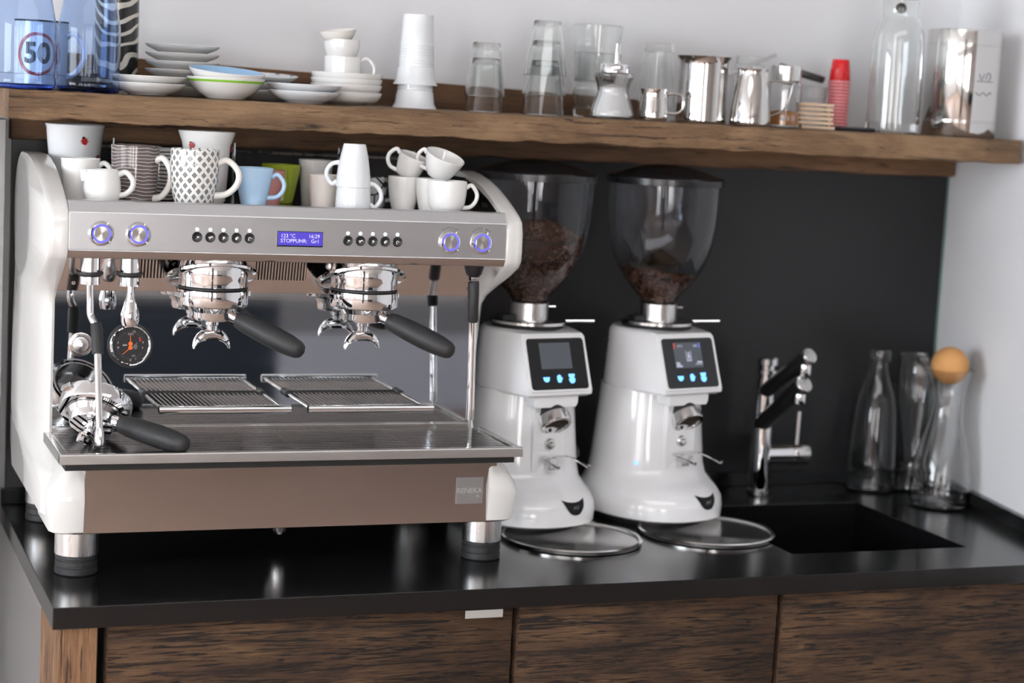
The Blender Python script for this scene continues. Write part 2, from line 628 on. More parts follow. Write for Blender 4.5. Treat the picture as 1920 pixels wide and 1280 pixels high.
struct('column', b, REFLDARK)  # unseen dark post, added so curved metal reflects a dark band
for i, (wx, ww) in enumerate(WINDOWS):
    b = MB()
    h = ww / 2
    b.box(wx - h - 0.08, wx - h + 0.01, FY, FY + 0.10, -0.33, 1.45)
    b.box(wx + h - 0.01, wx + h + 0.08, FY, FY + 0.10, -0.33, 1.45)
    b.box(wx - h - 0.08, wx + h + 0.08, FY, FY + 0.10, 1.39, 1.47)
    b.box(wx - h - 0.08, wx + h + 0.08, FY, FY + 0.14, -0.33, -0.28)
    b.box(wx - 0.04, wx + 0.04, FY, FY + 0.10, -0.28, 1.40)
    struct('window_%d' % (i + 1), b, FRAMEM)

# ------------------------------------------------------------------ splashback, plank, shelf
b = MB(); b.box(0.008, 1.888, 0.688, 0.70, 0.0, 0.637, 0.001)
o = obj('splashback_panel', b, SPLASH)
tag(o, 'matt black splashback panel on the wall behind the grinders', 'splashback')
b = MB(); b.box(1.8815, 1.8875, 0.684, 0.690, 0.0, 0.637)
o = obj('edge_strip', b, pbr('glass_edge_green', srgb(120, 140, 136), 0.2, noise=0.03))
tag(o, 'thin grey green edging strip at the end of the black splashback', 'edging')


def rough_beam(x0, x1, y0, y1, z0, z1, nx=160, amp=0.0018, skew=0.0, bev=0.004):
    """a sawn timber: rounded arrises and wandering edges"""
    secs = []
    rn = [random.uniform(-1, 1) for _ in range(4 * (nx + 8))]

    def sm(k, i):
        return sum(rn[k * (nx + 8) + i + j] for j in range(5)) / 5
    for i in range(nx + 1):
        x = x0 + (x1 - x0) * i / nx
        a, d, f, g = (sm(k, i) * amp * 2 for k in range(4))
        ya, yb, za, zb = y0 + a, y1, z0 + d, z1 + f * 0.5
        o_ = []
        for cy, cz, s in ((ya, za, 0), (yb, za, 1), (yb, zb, 2), (ya, zb, 3)):
            dy = bev if s in (0, 3) else -bev
            dz = bev if s in (0, 1) else -bev
            p = [(cy, cz + dz), (cy + dy * 0.3, cz + dz * 0.3), (cy + dy, cz)]
            if s in (1, 3):
                p = p[::-1]
            o_ += p
        t = i / nx
        secs.append([(x + (skew * (y - y0) if t > 0.5 else 0) * (1 if t == 1 else 0), y, z) for y, z in o_])
    m = MB()
    m.loft(secs)
    return m


o = obj('wall_plank', rough_beam(0.003, 1.872, 0.655, 0.6995, 0.636, 0.6750, 120, 0.0015), RAILW, ang=40)
tag(o, 'long brown timber plank fixed to the wall under the shelf', 'plank')
o = obj('wall_shelf', rough_beam(-0.036, 1.812, 0.352, 0.6990, 0.676, 0.7205, 200, 0.0022, 0.18, 0.005), SHELFW, ang=40)
tag(o, 'thick rough oak shelf carrying crockery, glasses and steel jugs', 'shelf')
m = MB(); m.prism([(0.02, 0.7210), (1.215, 0.7210), (1.215, 0.7565), (0.02, 0.7860)], 'Y', 0.668, 0.6990, 0.002)
o = obj('back_rail', m, RAILW)
tag(o, 'brown timber strip standing on the shelf along the wall', 'strip')
m = MB(); m.box(-0.30, -0.012, 0.600, 0.700, FZ, 0.668, 0.002)  # added board: its grey stands for shade on the white wall
o = obj('wall_shade_board', m, WALLSHADE)
tag(o, 'added grey board standing in for the shaded wall left of the splashback', 'panel')

# ------------------------------------------------------------------ worktop, sink, cabinets
b = MB()
X0, X1, Y1 = 0.0, 1.884, 0.688
sx0, sx1, sy0, sy1 = 1.262, 1.612, 0.135, 0.510
xr = lambda y: 1.763 + 0.1806 * y - 0.0015
top = [[(X0, 0), (sx0, 0), (sx1, 0), (xr(0), 0)], [(X0, sy0), (sx0, sy0), (sx1, sy0), (xr(sy0), sy0)],
       [(X0, sy1), (sx0, sy1), (sx1, sy1), (xr(sy1), sy1)], [(X0, Y1), (sx0, Y1), (sx1, Y1), (xr(Y1), Y1)]]
vs, fs = [], []
for z in (0.0, -0.032):
    for row in top:
        vs += [(x, y, z) for x, y in row]
for j in range(3):
    for i in range(3):
        if i == 1 and j == 1:
            continue
        k = j * 4 + i
        fs.append((k, k + 1, k + 5, k + 4))
        fs.append((k + 16, k + 20, k + 21, k + 17))
ring = [0, 1, 2, 3, 7, 11, 15, 14, 13, 12, 8, 4]
fs += [(ring[i], ring[(i + 1) % 12], ring[(i + 1) % 12] + 16, ring[i] + 16) for i in range(12)]
inn = [5, 6, 10, 9]
fs += [(inn[i], inn[(i + 1) % 4], inn[(i + 1) % 4] + 16, inn[i] + 16) for i in range(4)]
b.raw(vs, fs)
bmesh.ops.recalc_face_normals(b.bm, faces=b.bm.faces[:])
ed = [e for e in b.bm.edges if len(e.link_faces) == 2 and abs(e.link_faces[0].normal.dot(e.link_faces[1].normal)) < 0.5]
bmesh.ops.bevel(b.bm, geom=ed, offset=0.0015, segments=2, affect='EDGES', profile=0.5)
b.bev = True
o = obj('worktop', b, WTOP)
tag(o, 'black stone worktop with a cut-out for the sink', 'worktop')
b = MB(); b.box(0.0, 1.880, 0.676, 0.6875, 0.0005, 0.028, 0.001)
o = obj('upstand', b, WTOP)
tag(o, 'low black stone upstand along the splashback', 'upstand')
b = MB(); b.prism([(xr(0.01) - 0.014, 0.01), (xr(0.01), 0.01), (xr(0.675), 0.675), (xr(0.675) - 0.014, 0.675)], 'Z', 0.0005, 0.030, 0.001)
o = obj('upstand', b, WTOP)
tag(o, 'low black stone upstand along the white right wall', 'upstand')
sk = thing('sink', 'black square undermount sink set in the worktop', 'sink', (1.437, 0.3225, -0.20))
b = MB()
t = 0.008
b.box(sx0 - t, sx0, sy0 - t, sy1 + t, -0.20, -0.0325)
b.box(sx1, sx1 + t, sy0 - t, sy1 + t, -0.20, -0.0325)
b.box(sx0, sx1, sy0 - t, sy0, -0.20, -0.0325)
b.box(sx0, sx1, sy1, sy1 + t, -0.20, -0.0325)
b.box(sx0, sx1, sy0, sy1, -0.20, -0.192)
obj('basin', b, WTOP, sk, world=True)
b = MB(); b.lathe([(0, 0.0), (0.04, 0.0), (0.042, 0.003), (0.03, 0.004), (0, 0.002)], 32, (1.437, 0.32, -0.192))
obj('drain', b, STEEL, sk, world=True)

ep = thing('end_post', 'brown timber end post under the left end of the worktop', 'post', (0.04, 0.1, FZ))
b = MB(); b.box(0.010, 0.066, 0.012, 0.20, FZ, -0.0325, 0.003)
obj('timber', b, POSTW, ep, world=True)
CABS = [(0.078, 0.7085, 'barn wood cabinet under the espresso machine, with pull tab'),
        (0.7135, 1.1755, 'middle barn wood cabinet front below the grinders'),
        (1.1815, 1.742, 'barn wood cabinet under the sink')]
for x0, x1, lab in CABS:
    c = thing('base_cabinet', lab, 'cabinet', ((x0 + x1) / 2, 0.3, FZ), group='base cabinets')
    b = MB(); b.box(x0 + 0.002, x1 - 0.002, 0.045, 0.66, FZ, -0.205 if x0 > 1.1 else -0.0325)
    obj('carcass', b, DARKIN, c, world=True)
    # the front: one thick plank with ragged sawn ends and a lighter top edge
    secs = []
    n = 90
    for i in range(n + 1):
        z = -0.036 - (0.80) * i / n
        e0, e1 = random.uniform(0, 0.0022), random.uniform(0, 0.0022)
        f0 = random.uniform(-0.0012, 0.0008)
        secs.append([(x0 + e0, 0.040, z), (x0 + e0, 0.022 + f0, z), (x0 + e0 + 0.003, 0.018 + f0, z),
                     ((x0 + x1) / 2, 0.018 + f0 * 0.7, z), (x1 - e1 - 0.003, 0.018 + f0, z), (x1 - e1, 0.022 + f0, z), (x1 - e1, 0.040, z)])
    b = MB(); b.loft(secs)
    obj('front_panel', b, CABW, c, world=True, ang=60)
    if x0 < 0.1:
        b = MB(); b.box(0.622, 0.684, 0.004, 0.006, -0.047, -0.034, 0.0008)
        obj('pull_tab', b, pbr('tab_metal', srgb(178, 176, 172), 0.45, 0.3, noise=0.05), c, world=True, label='flat grey metal pull tab')
# =================================================================== espresso machine
XM = 0.386
EM = thing('espresso_machine', 'white and stainless steel two group espresso machine on the worktop', 'espresso machine', (XM, 0.40, 0.0))


def mp(name, b, mat, parent=EM, ang=35, **k):
    return obj(name, b, mat, parent, world=True, ang=ang, **k)


# side cheeks: section by section, front edge inner / outer, back edge
CH = [(0.088, 0.19, 0.22, 0.60), (0.127, 0.19, 0.21, 0.625), (0.150, 0.21, 0.33, 0.63), (0.172, 0.32, 0.49, 0.632),
      (0.20, 0.335, 0.525, 0.633), (0.26, 0.335, 0.53, 0.634), (0.315, 0.335, 0.52, 0.632), (0.36, 0.335, 0.46, 0.625),
      (0.40, 0.335, 0.405, 0.615), (0.416, 0.318, 0.375, 0.612), (0.436, 0.283, 0.31, 0.614), (0.458, 0.245, 0.252, 0.618),
      (0.474, 0.217, 0.218, 0.624), (0.484, 0.208, 0.209, 0.628), (0.50, 0.206, 0.207, 0.632), (0.53, 0.207, 0.208, 0.637),
      (0.548, 0.213, 0.214, 0.637), (0.558, 0.228, 0.229, 0.634), (0.57, 0.256, 0.257, 0.628), (0.583, 0.290, 0.291, 0.618),
      (0.596, 0.328, 0.329, 0.605), (0.607, 0.372, 0.372, 0.588), (0.615, 0.42, 0.42, 0.566), (0.619, 0.46, 0.46, 0.545)]


def cheek(sgn):
    secs = []
    for z, yi, yo, yb in CH:
        xi, xo = 0.348, 0.379
        bul = 0.004 if 0.15 < z < 0.42 else 0.0
        ps = [(xi, yb), (xi, yi), (xi + 0.004, yi - 0.0015), (xi + 0.012, yi + (yo - yi) * 0.10), (xi + 0.020, yi + (yo - yi) * 0.32),
              (xo - 0.004, yi + (yo - yi) * 0.75), (xo, yo + 0.006), (xo + bul, (yo + yb) / 2), (xo, yb - 0.01), (xo - 0.006, yb)]
        secs.append([(XM + sgn * x, y, z) for x, y in ps])
    m = MB()
    m.loft(secs)
    return m


for s in (-1, 1):
    ck = mp('side_cheek', cheek(s), LACQ, ang=55)
    # the front leg cover below the drip tray
    secs = []
    for z, xo, yf in ((0.066, 0.366, 0.166), (0.070, 0.371, 0.158), (0.118, 0.374, 0.152), (0.127, 0.372, 0.153), (0.165, 0.350, 0.164), (0.180, 0.342, 0.168)):
        ps = [(0.322, 0.30), (0.322, yf + 0.001), (0.326, yf), (xo - 0.016, yf), (xo - 0.006, yf + 0.005), (xo, yf + 0.018), (xo, 0.30)]
        secs.append([(XM + s * x, y, z) for x, y in ps])
    m = MB(); m.loft(secs)
    mp('leg_cover', m, LACQ)
    # polished inner lining with cooling slots
    m = MB(); m.prism([(0.235, 0.555), (0.30, 0.58), (0.36, 0.597), (0.42, 0.609), (0.50, 0.609), (0.58, 0.585), (0.60, 0.555)], 'X', XM + s * 0.3465, XM + s * 0.3478)
    ln = mp('inner_lining', m, POLISH)
    for q in range(4):
        m = MB(); m.box(XM + s * 0.3462 - 0.0006, XM + s * 0.3462 + 0.0006, 0.30 + q * 0.06, 0.325 + q * 0.06, 0.566, 0.573)
        mp('slot', m, DARKIN, ln)
# head
m = MB(); m.prism([(0.2062, 0.4895), (0.2082, 0.5455), (0.2170, 0.5630), (0.2400, 0.5630), (0.2400, 0.54), (0.230, 0.49)], 'X', XM - 0.3475, XM + 0.3475, 0.0012)
CP = mp('control_panel', m, SATIN, ang=15)
m = MB(); m.prism([(0.2055, 0.4890), (0.2125, 0.4765), (0.230, 0.4765), (0.230, 0.4890)], 'X', XM - 0.3475, XM + 0.3475, 0.0008)
mp('lower_trim', m, POLISH)
m = MB(); m.box(XM - 0.3475, XM + 0.3475, 0.2045, 0.2065, 0.4880, 0.4896, 0.0006)
mp('trim_line', m, CHROME)
m = MB(); m.prism([(0.2310, 0.4768), (0.3220, 0.4768), (0.3362, 0.4145), (0.345, 0.4145), (0.345, 0.4850), (0.2310, 0.4850)], 'X', XM - 0.3475, XM + 0.3475)
mp('underside_panel', m, POLISH, ang=10)
m = MB(); m.box(XM - 0.3475, XM + 0.3475, 0.2405, 0.62, 0.5450, 0.5535, 0.001)
mp('cup_tray', m, STEEL)
m = MB(); m.box(XM - 0.346, XM + 0.346, 0.3430, 0.62, 0.075, 0.544)
mp('body', m, POLISH)
m = MB(); m.box(XM - 0.3475, XM + 0.3475, 0.338, 0.3425, 0.18, 0.4140)
BP = mp('back_panel', m, MIRROR, ang=10)
m = MB(); m.box(XM - 0.322, XM + 0.336, 0.162, 0.34, 0.0665, 0.168, 0.001)
LP = mp('lower_panel', m, POLISH, ang=10)
m = MB(); m.box(XM - 0.322, XM + 0.336, 0.1612, 0.163, 0.1665, 0.1685)
mp('panel_edge', m, CHROME)
# cup rail along the back
m = MB()
m.tube([(0.06, 0.605, 0.6310), (0.715, 0.605, 0.6310)], 0.0026, 8)
rl = mp('cup_rail', m, BRUSHED)
for x in (0.085, 0.164, 0.372, 0.56, 0.70):
    m = MB(); m.tube([(x, 0.601, 0.553), (x, 0.601, 0.645)], 0.0024, 8)
    mp('rail_post', m, CHROME, rl)
# feet
for x in (0.060, 0.714):
    for y in (0.197, 0.56):
        m = MB(); m.lathe([(0, 0.030), (0.0315, 0.030), (0.0325, 0.031), (0.0325, 0.0655), (0, 0.0655)], 40, (x, y, 0))
        ft = mp('foot', m, BRUSHED)
        m = MB(); m.lathe([(0, 0), (0.030, 0), (0.032, 0.002), (0.032, 0.011), (0.0305, 0.012), (0.0305, 0.0145), (0.0315, 0.015), (0.0315, 0.0215), (0.030, 0.022), (0.030, 0.024), (0.0315, 0.025), (0.0315, 0.0299), (0, 0.0299)], 40, (x, y, 0))
        mp('rubber_foot', m, RUBBER, ft)
m = MB(); m.lathe([(0, 0.028), (0.010, 0.030), (0.0115, 0.036), (0.0115, 0.0664), (0, 0.0664)], 24, (0.395, 0.28, 0))
m.lathe([(0, 0.045), (0.004, 0.045), (0.004, 0.0664), (0, 0.0664)], 12, (0.378, 0.27, 0))
mp('drain_stub', m, CHROME)
# drip tray
m = MB()
tx0, tx1, ty0, ty1 = XM - 0.365, XM + 0.362, 0.120, 0.3365
m.prism([(ty0 - 0.0032, 0.1815), (ty0, 0.1950), (ty0 + 0.002, 0.1965), (ty0 + 0.008, 0.1965), (ty0 + 0.010, 0.1890), (ty0 + 0.010, 0.1815)], 'X', tx0, tx1, 0.0006)
for xa, xb in ((tx0, tx0 + 0.010), (tx1 - 0.010, tx1)):
    m.prism([(xa, 0.1815), (xa, 0.1960), (xa + 0.002, 0.1966), (xb - 0.002, 0.1966), (xb, 0.1960), (xb, 0.1815)], 'Y', ty0 + 0.001, ty1 - 0.034, 0.0006)
DT = mp('drip_tray', m, STEEL)
m = MB(); m.box(tx0 + 0.010, tx1 - 0.010, ty0 + 0.010, ty1, 0.170, 0.1830)
mp('tray_floor', m, DARKIN, DT)
m = MB()
n = 15
for i in range(n):
    y = ty0 + 0.0165 + (ty1 - ty0 - 0.030) * i / (n - 1)
    m.box(tx0 + 0.016, tx1 - 0.016, y - 0.0041, y + 0.0041, 0.1905, 0.1930)
for x in (tx0 + 0.0125, 0.20, 0.386, 0.57, tx1 - 0.0165):
    m.box(x, x + 0.005, ty0 + 0.0115, ty1 - 0.003, 0.1880, 0.1915)
mp('tray_grate', m, STEEL, DT, kind='stuff')
m = MB(); m.box(XM - 0.3475, XM + 0.3475, 0.330, 0.3375, 0.1885, 0.1985, 0.0006)
mp('tray_back_lip', m, STEEL, DT)
# badge
m = MB(); m.box(0.6535, 0.6990, 0.1598, 0.1619, 0.0975, 0.1405, 0.0004)
bd = mp('badge', m, BADGEM)
text_on('RENEKA', 0.0122, BADGET, bd, T(0.6755, 0.1596, 0.1190) @ FRONT, extr=0.0002, spacing=0.95, world=True)
text_on('life', 0.0048, BADGET, bd, T(0.6900, 0.1596, 0.1100) @ FRONT, extr=0.0002, world=True)


def face_y(z):
    return 0.2062 + 0.0020 * (z - 0.4895) / 0.056


# knobs with a glowing ring
for x, z in ((0.086, 0.5150), (0.1415, 0.5150), (0.6375, 0.5150), (0.6910, 0.5150)):
    y = face_y(z)
    F = T(x, y, z) @ FRONT
    m = MB(); m.lathe([(0.0150, 0), (0.0190, 0), (0.0188, 0.0022), (0.0160, 0.0062), (0.0140, 0.0066), (0.0138, 0.003)], 48, M=F)
    kb = mp('knob', m, CHROME)
    m = MB(); m.lathe([(0.0138, 0.003), (0.0138, 0.0062), (0.0118, 0.0060), (0.0116, 0.003)], 48, M=F)
    mp('light_ring', m, E_BLUE, kb)
    me = MB(); me.lathe([(0.0114, 0.0), (0.0114, 0.0064), (0.0108, 0.0070), (0, 0.0070)], 48, M=FRONT)
    c = obj('cap', me, TURNED, kb)
    c.location = WORLD[EM.name].inverted() @ Vector((x, y, z))
    for a in (60, -45):
        m = MB(); m.box(0.0150, 0.0190, -0.0007, 0.0007, 0.003, 0.0066, M=F @ Rm(math.radians(a), 'Z'))
        mp('mark', m, DECW, kb)


def arc_text(txt, x, z, r, mat, size, span):
    nn = len(txt)
    for i, ch in enumerate(txt):
        if ch == ' ':
            continue
        a = math.radians(span * (0.5 - i / (nn - 1)))
        M = T(x, face_y(z + r) - 0.0003, z) @ FRONT @ Rm(a, 'Z') @ T(0, r, 0)
        text_on(ch, size, mat, CP, M, extr=0.0002, world=True)


arc_text('CLASSIC', 0.6375, 0.5150, 0.0222, DECG, 0.0062, 62)
arc_text('LATTE ART', 0.6910, 0.5150, 0.0222, DECG, 0.0062, 76)


def icon(kind, x, z, y, par):
    F = T(x, y, z) @ FRONT
    m = MB()

    def q(pts):
        m.prism(pts, 'Z', 0, 0.0003, M=F)
    u = 0.0011
    if kind == 0:
        q([(-1.2 * u, 1.6 * u), (2.4 * u, 1.6 * u), (2.2 * u, -0.6 * u), (0.2 * u, -0.6 * u)]); q([(-2 * u, -2.2 * u), (0, -2.2 * u), (0, -1.6 * u), (-2 * u, -1.6 * u)])
    elif kind == 1:
        q([(-3 * u, 1.2 * u), (0.8 * u, 1.2 * u), (0.2 * u, -1 * u), (-1.8 * u, -1 * u)]); q([(0, 2 * u), (3.4 * u, 2 * u), (2.6 * u, 0.2 * u), (1 * u, 0.2 * u)]); q([(-2 * u, -2.2 * u), (0, -2.2 * u), (0, -1.7 * u), (-2 * u, -1.7 * u)])
    elif kind == 2:
        q([(-1.2 * u, 1.9 * u), (1.8 * u, 1.9 * u), (1.6 * u, -1 * u), (-1 * u, -1 * u)]); q([(-1.6 * u, -2.4 * u), (0, -2.4 * u), (0, -1.8 * u), (-1.6 * u, -1.8 * u)])
    elif kind == 3:
        q([(-2 * u, 1.0 * u), (1 * u, 1.0 * u), (0.8 * u, -2 * u), (-1.8 * u, -2 * u)]); q([(-0.6 * u, 2.2 * u), (2.4 * u, 2.2 * u), (2.2 * u, -0.4 * u), (1.4 * u, -0.4 * u), (1.4 * u, 1.4 * u), (-0.6 * u, 1.4 * u)])
    else:
        pts = [(2.2 * u * math.cos(t), 2.2 * u * math.sin(t)) for t in [math.radians(a) for a in range(-10, 236, 15)]]
        pin = [(1.3 * u * math.cos(t), 1.3 * u * math.sin(t)) for t in [math.radians(a) for a in range(-10, 236, 15)]]
        for i in range(len(pts) - 1):
            q([pts[i], pts[i + 1], pin[i + 1], pin[i]])
        q([(-2.2 * u, -2.4 * u), (0.2 * u, -2.4 * u), (0.2 * u, -1.7 * u), (-2 * u, -1.7 * u)])
    mp('icon', m, DECW, par)


for x0 in (0.2305, 0.4685):
    for i in range(5):
        x = x0 + i * 0.0203
        z = 0.5130
        y = face_y(z)
        F = T(x, y, z) @ FRONT
        m = MB(); m.lathe([(0.0080, -0.001), (0.0080, 0.0016), (0.0072, 0.0026), (0.0066, 0.0022), (0, 0.0022)], 32, M=F)
        bt = mp('push_button', m, BLACKP)
        icon(i, x, z - 0.0006, y - 0.0022, bt)
        m = MB(); m.lathe([(0.0027, -0.001), (0.0026, 0.0006), (0.0015, 0.0013), (0, 0.0015)], 16, M=T(x, face_y(0.525), 0.5245) @ FRONT)
        mp('light', m, E_LED, bt)
# text display
m = MB(); m.box(0.3545, 0.4280, 0.2050, 0.2080, 0.5015, 0.5255, 0.0009)
ds = mp('display', m, PANELB)
m = MB(); m.box(0.3560, 0.4270, 0.2042, 0.2052, 0.5035, 0.5245, 0.0008)
mp('screen', m, E_LCD, ds)
for txt, x, z, al in (('123 °C', 0.3600, 0.5182, 'LEFT'), ('16:29', 0.4225, 0.5182, 'RIGHT'), ('STOPPUHR:', 0.3600, 0.5106, 'LEFT'), ('Gr1', 0.4220, 0.5106, 'RIGHT')):
    text_on(txt, 0.0082, E_LCDT, ds, T(x, 0.2041, z) @ FRONT, extr=0.0001, align=al, spacing=1.0, world=True)

# sloped panel under the head: its frame (across, up, outward)
PU, PN = Vector((0, -0.2222, 0.975)), Vector((0, -0.975, -0.2222))


def on_panel(x, z, off=0.0):
    y = 0.3220 + (0.4768 - z) * 0.2279
    M = Matrix(((1, 0, 0, x), (0, PU.y, PN.y, y + PN.y * off), (0, PU.z, PN.z, z + PN.z * off), (0, 0, 0, 1)))
    return M


for x0, x1, nm in ((0.352, 0.436, 17), (0.158, 0.205, 9)):
    M = on_panel((x0 + x1) / 2, 0.4520)
    hw = (x1 - x0) / 2
    m = MB(); m.box(-hw, hw, -0.0160, 0.0160, -0.0006, 0.0010, M=M)
    vt = mp('vent', m, BLACKP)
    m = MB()
    for i in range(nm):
        x = -hw + 0.0025 + (2 * hw - 0.005) * i / (nm - 1)
        m.box(x - 0.0012, x + 0.0012, -0.0160, 0.0160, 0.0006, 0.0030, M=M)
    mp('vent_ribs', m, STEEL, vt, kind='stuff')
# groups
GX = (0.270, 0.515)
for gx in GX:
    F = T(gx, 0.2765, 0.4480) @ frame_z((0, -0.35, -0.936))
    m = MB(); m.lathe([(0, -0.002), (0.070, -0.002), (0.0722, 0.0), (0.0715, 0.004), (0.066, 0.006), (0.056, 0.003), (0, 0.003)], 64, M=F)
    gh = mp('group_collar', m, CHROME)
    m = MB(); m.lathe([(0, 0.020), (0.050, 0.020), (0.0545, 0.006), (0.0550, -0.004), (0.0535, -0.010), (0.0535, -0.0225), (0.050, -0.024), (0, -0.024)], 56, (gx, 0.262, 0.4565))
    mp('group_head', m, CHROME, gh)
    m = MB(); m.lathe([(0.0500, 0.4326), (0.0535, 0.4326), (0.0535, 0.4298), (0.0500, 0.4298)], 56, (gx, 0.262, 0))
    mp('seal_ring', m, RUBBER, gh)
# steam wand on the left
sw = None
m = MB(); m.lathe([(0, 0.030), (0.0145, 0.030), (0.0150, 0.0), (0.0150, -0.010), (0, -0.010)], 28, (0.075, 0.232, 0.446))
sw = mp('steam_collar', m, CHROME)
m = MB(); m.lathe([(0.0149, 0.0), (0.0200, 0.004), (0.0200, 0.0075), (0.0149, 0.0075)], 28, (0.075, 0.232, 0.4475))
mp('collar_gasket', m, RUBBER, sw)
m = MB(); m.tube([(0.0755, 0.232, 0.438), (0.0765, 0.232, 0.410), (0.0770, 0.231, 0.392), (0.0800, 0.226, 0.382), (0.0845, 0.221, 0.374), (0.0855, 0.216, 0.362), (0.0860, 0.172, 0.225)], 0.0056, 14, smooth=5)
mp('steam_pipe', m, CHROME, sw)
m = MB(); m.tube([(0.0838, 0.2222, 0.3770), (0.0853, 0.2175, 0.3660), (0.0856, 0.206, 0.333)], [0.0080, 0.0094, 0.0088], 16, smooth=4)
mp('steam_grip', m, RUBBER, sw)
m = MB(); m.tube([(0.0860, 0.172, 0.2255), (0.0860, 0.1695, 0.217), (0.0860, 0.166, 0.206), (0.0860, 0.164, 0.200)], [0.0060, 0.0078, 0.0088, 0.0066], 16)
mp('steam_tip', m, STEEL, sw)
# hot water nozzle
m = MB(); m.lathe([(0, 0.030), (0.0150, 0.030), (0.0155, 0.0), (0.0155, -0.012), (0, -0.012)], 28, (0.134, 0.232, 0.446))
hw = mp('water_collar', m, CHROME)
m = MB(); m.lathe([(0.0154, 0.0), (0.0205, 0.004), (0.0205, 0.0075), (0.0154, 0.0075)], 28, (0.134, 0.232, 0.4475))
mp('collar_gasket', m, RUBBER, hw)
m = MB(); m.lathe([(0, 0.436), (0.0055, 0.436), (0.0060, 0.418), (0.0080, 0.412), (0.0140, 0.391), (0.0138, 0.380), (0.0115, 0.373), (0.009, 0.3725), (0.0085, 0.378), (0, 0.378)], 28, (0.137, 0.232, 0))
mp('water_nozzle', m, CHROME, hw)
# steam wand on the right
m = MB(); m.lathe([(0, 0.4766), (0.017, 0.4766), (0.013, 0.4620), (0.0085, 0.4570), (0, 0.4570)], 24, (0.690, 0.232, 0))
sr = mp('steam_collar', m, BLACKP)
m = MB(); m.box(0.684, 0.696, 0.226, 0.238, 0.450, 0.4635, 0.0012)
mp('hex_joint', m, CHROME, sr)
m = MB(); m.tube([(0.690, 0.232, 0.4500), (0.6905, 0.232, 0.448), (0.6935, 0.2345, 0.386), (0.6937, 0.235, 0.384)], [0.0080, 0.0092, 0.0092, 0.0080], 18)
mp('steam_grip', m, RUBBER, sr)
m = MB(); m.tube([(0.6937, 0.235, 0.3842), (0.700, 0.243, 0.2360)], 0.0066, 16)
mp('steam_pipe', m, CHROME, sr)
m = MB(); m.tube([(0.7000, 0.243, 0.2365), (0.7004, 0.2436, 0.2200), (0.7004, 0.2436, 0.2195), (0.7008, 0.244, 0.206)], [0.0070, 0.0066, 0.0026, 0.0022], 14)
mp('steam_tip', m, STEEL, sr)
# screws
for x, y, z in ((0.0655, 0.3362, 0.4070), (0.7190, 0.3362, 0.4070)):
    m = MB(); m.lathe([(0.0030, 0), (0.0034, 0.0008), (0.0028, 0.002), (0.0012, 0.0022), (0.0010, 0.0014), (0, 0.0014)], 12, M=T(x, 0.338, z) @ FRONT)
    mp('screw', m, STEEL, BP)
    m = MB(); m.lathe([(0.0030, 0), (0.0034, 0.0008), (0.0028, 0.002), (0.0012, 0.0022), (0.0010, 0.0014), (0, 0.0014)], 12, M=on_panel(x, 0.4265))
    mp('screw', m, STEEL, BP)
# switch button on the back panel
F = T(0.0795, 0.338, 0.3290) @ FRONT
m = MB(); m.lathe([(0.0192, 0), (0.0190, 0.0014), (0.0175, 0.0022), (0.0128, 0.0022), (0.0126, 0.0012)], 40, M=F)
pb = mp('switch_ring', m, STEEL)
me = MB(); me.lathe([(0.0122, 0.0), (0.0122, 0.0018), (0.0116, 0.0022), (0, 0.0022)], 40, M=FRONT)
c = obj('switch_cap', me, TURNED, pb)
c.location = WORLD[EM.name].inverted() @ Vector((0.0795, 0.338, 0.3290))
m = MB(); m.lathe([(0.0028, 0.002), (0.0028, 0.0028), (0, 0.0030)], 16, M=F)
mp('light', m, E_LED, pb)
# pressure gauge
F = T(0.1570, 0.338, 0.3280) @ FRONT
m = MB(); m.lathe([(0.0330, 0.0), (0.0332, 0.0030), (0.0318, 0.0055), (0.0300, 0.0060), (0.0285, 0.0048), (0.0283, 0.0020)], 64, M=F)
gg = mp('pressure_gauge', m, CHROME)
m = MB(); m.lathe([(0.0284, 0.0), (0.0284, 0.0022), (0, 0.0022)], 48, M=F)
mp('dial', m, DEC, gg)
m = MB()
for k in range(44):
    a = math.radians(35 + k * 290 / 43)
    if 75 < math.degrees(a) % 360 < 105:
        continue
    big = k % 6 == 0
    m.box(0.0205, 0.0225 if big else 0.0214, -0.0003, 0.0003, 0.0022, 0.0025, M=F @ Rm(a, 'Z'))
m.box(-0.0045, 0.0045, 0.0165, 0.0200, 0.0022, 0.0025, M=F)
m.box(0.0005, 0.0062, -0.0185, -0.0155, 0.0022, 0.0025, M=F @ Rm(0.12, 'Z'))
m.box(0.0045, 0.0100, -0.0060, -0.0055, 0.0022, 0.0025, M=F)
m.prism([(0.0048, -0.005), (0.0105, -0.005), (0.0112, 0.0), (0.0098, 0.001), (0.0105, 0.0055), (0.0070, 0.002), (0.0040, 0.0)], 'Z', 0.0022, 0.0024, M=F)
mp('scale_marks', m, DECG, gg, kind='stuff')
m = MB(); m.prism([(0.0125, 0.0130), (0.0150, 0.0130), (0.0175, 0.0065), (0.0140, 0.0065)], 'Z', 0.0022, 0.0025, M=F)
mp('red_zone', m, DECR, gg)
for txt, x, y in (('BAR', -0.0085, 0.0005), ('3', 0.0195, 0.0050), ('2', 0.0190, -0.0035), ('1', 0.0090, -0.0215), ('0', 0.0005, -0.0235), ('15', -0.0195, -0.0035), ('5', -0.0195, 0.0045), ('1.5', 0.0050, 0.0222)):
    text_on(txt, 0.0038, DECW, gg, F @ T(x, y, 0.0025), extr=0.0001, world=True)
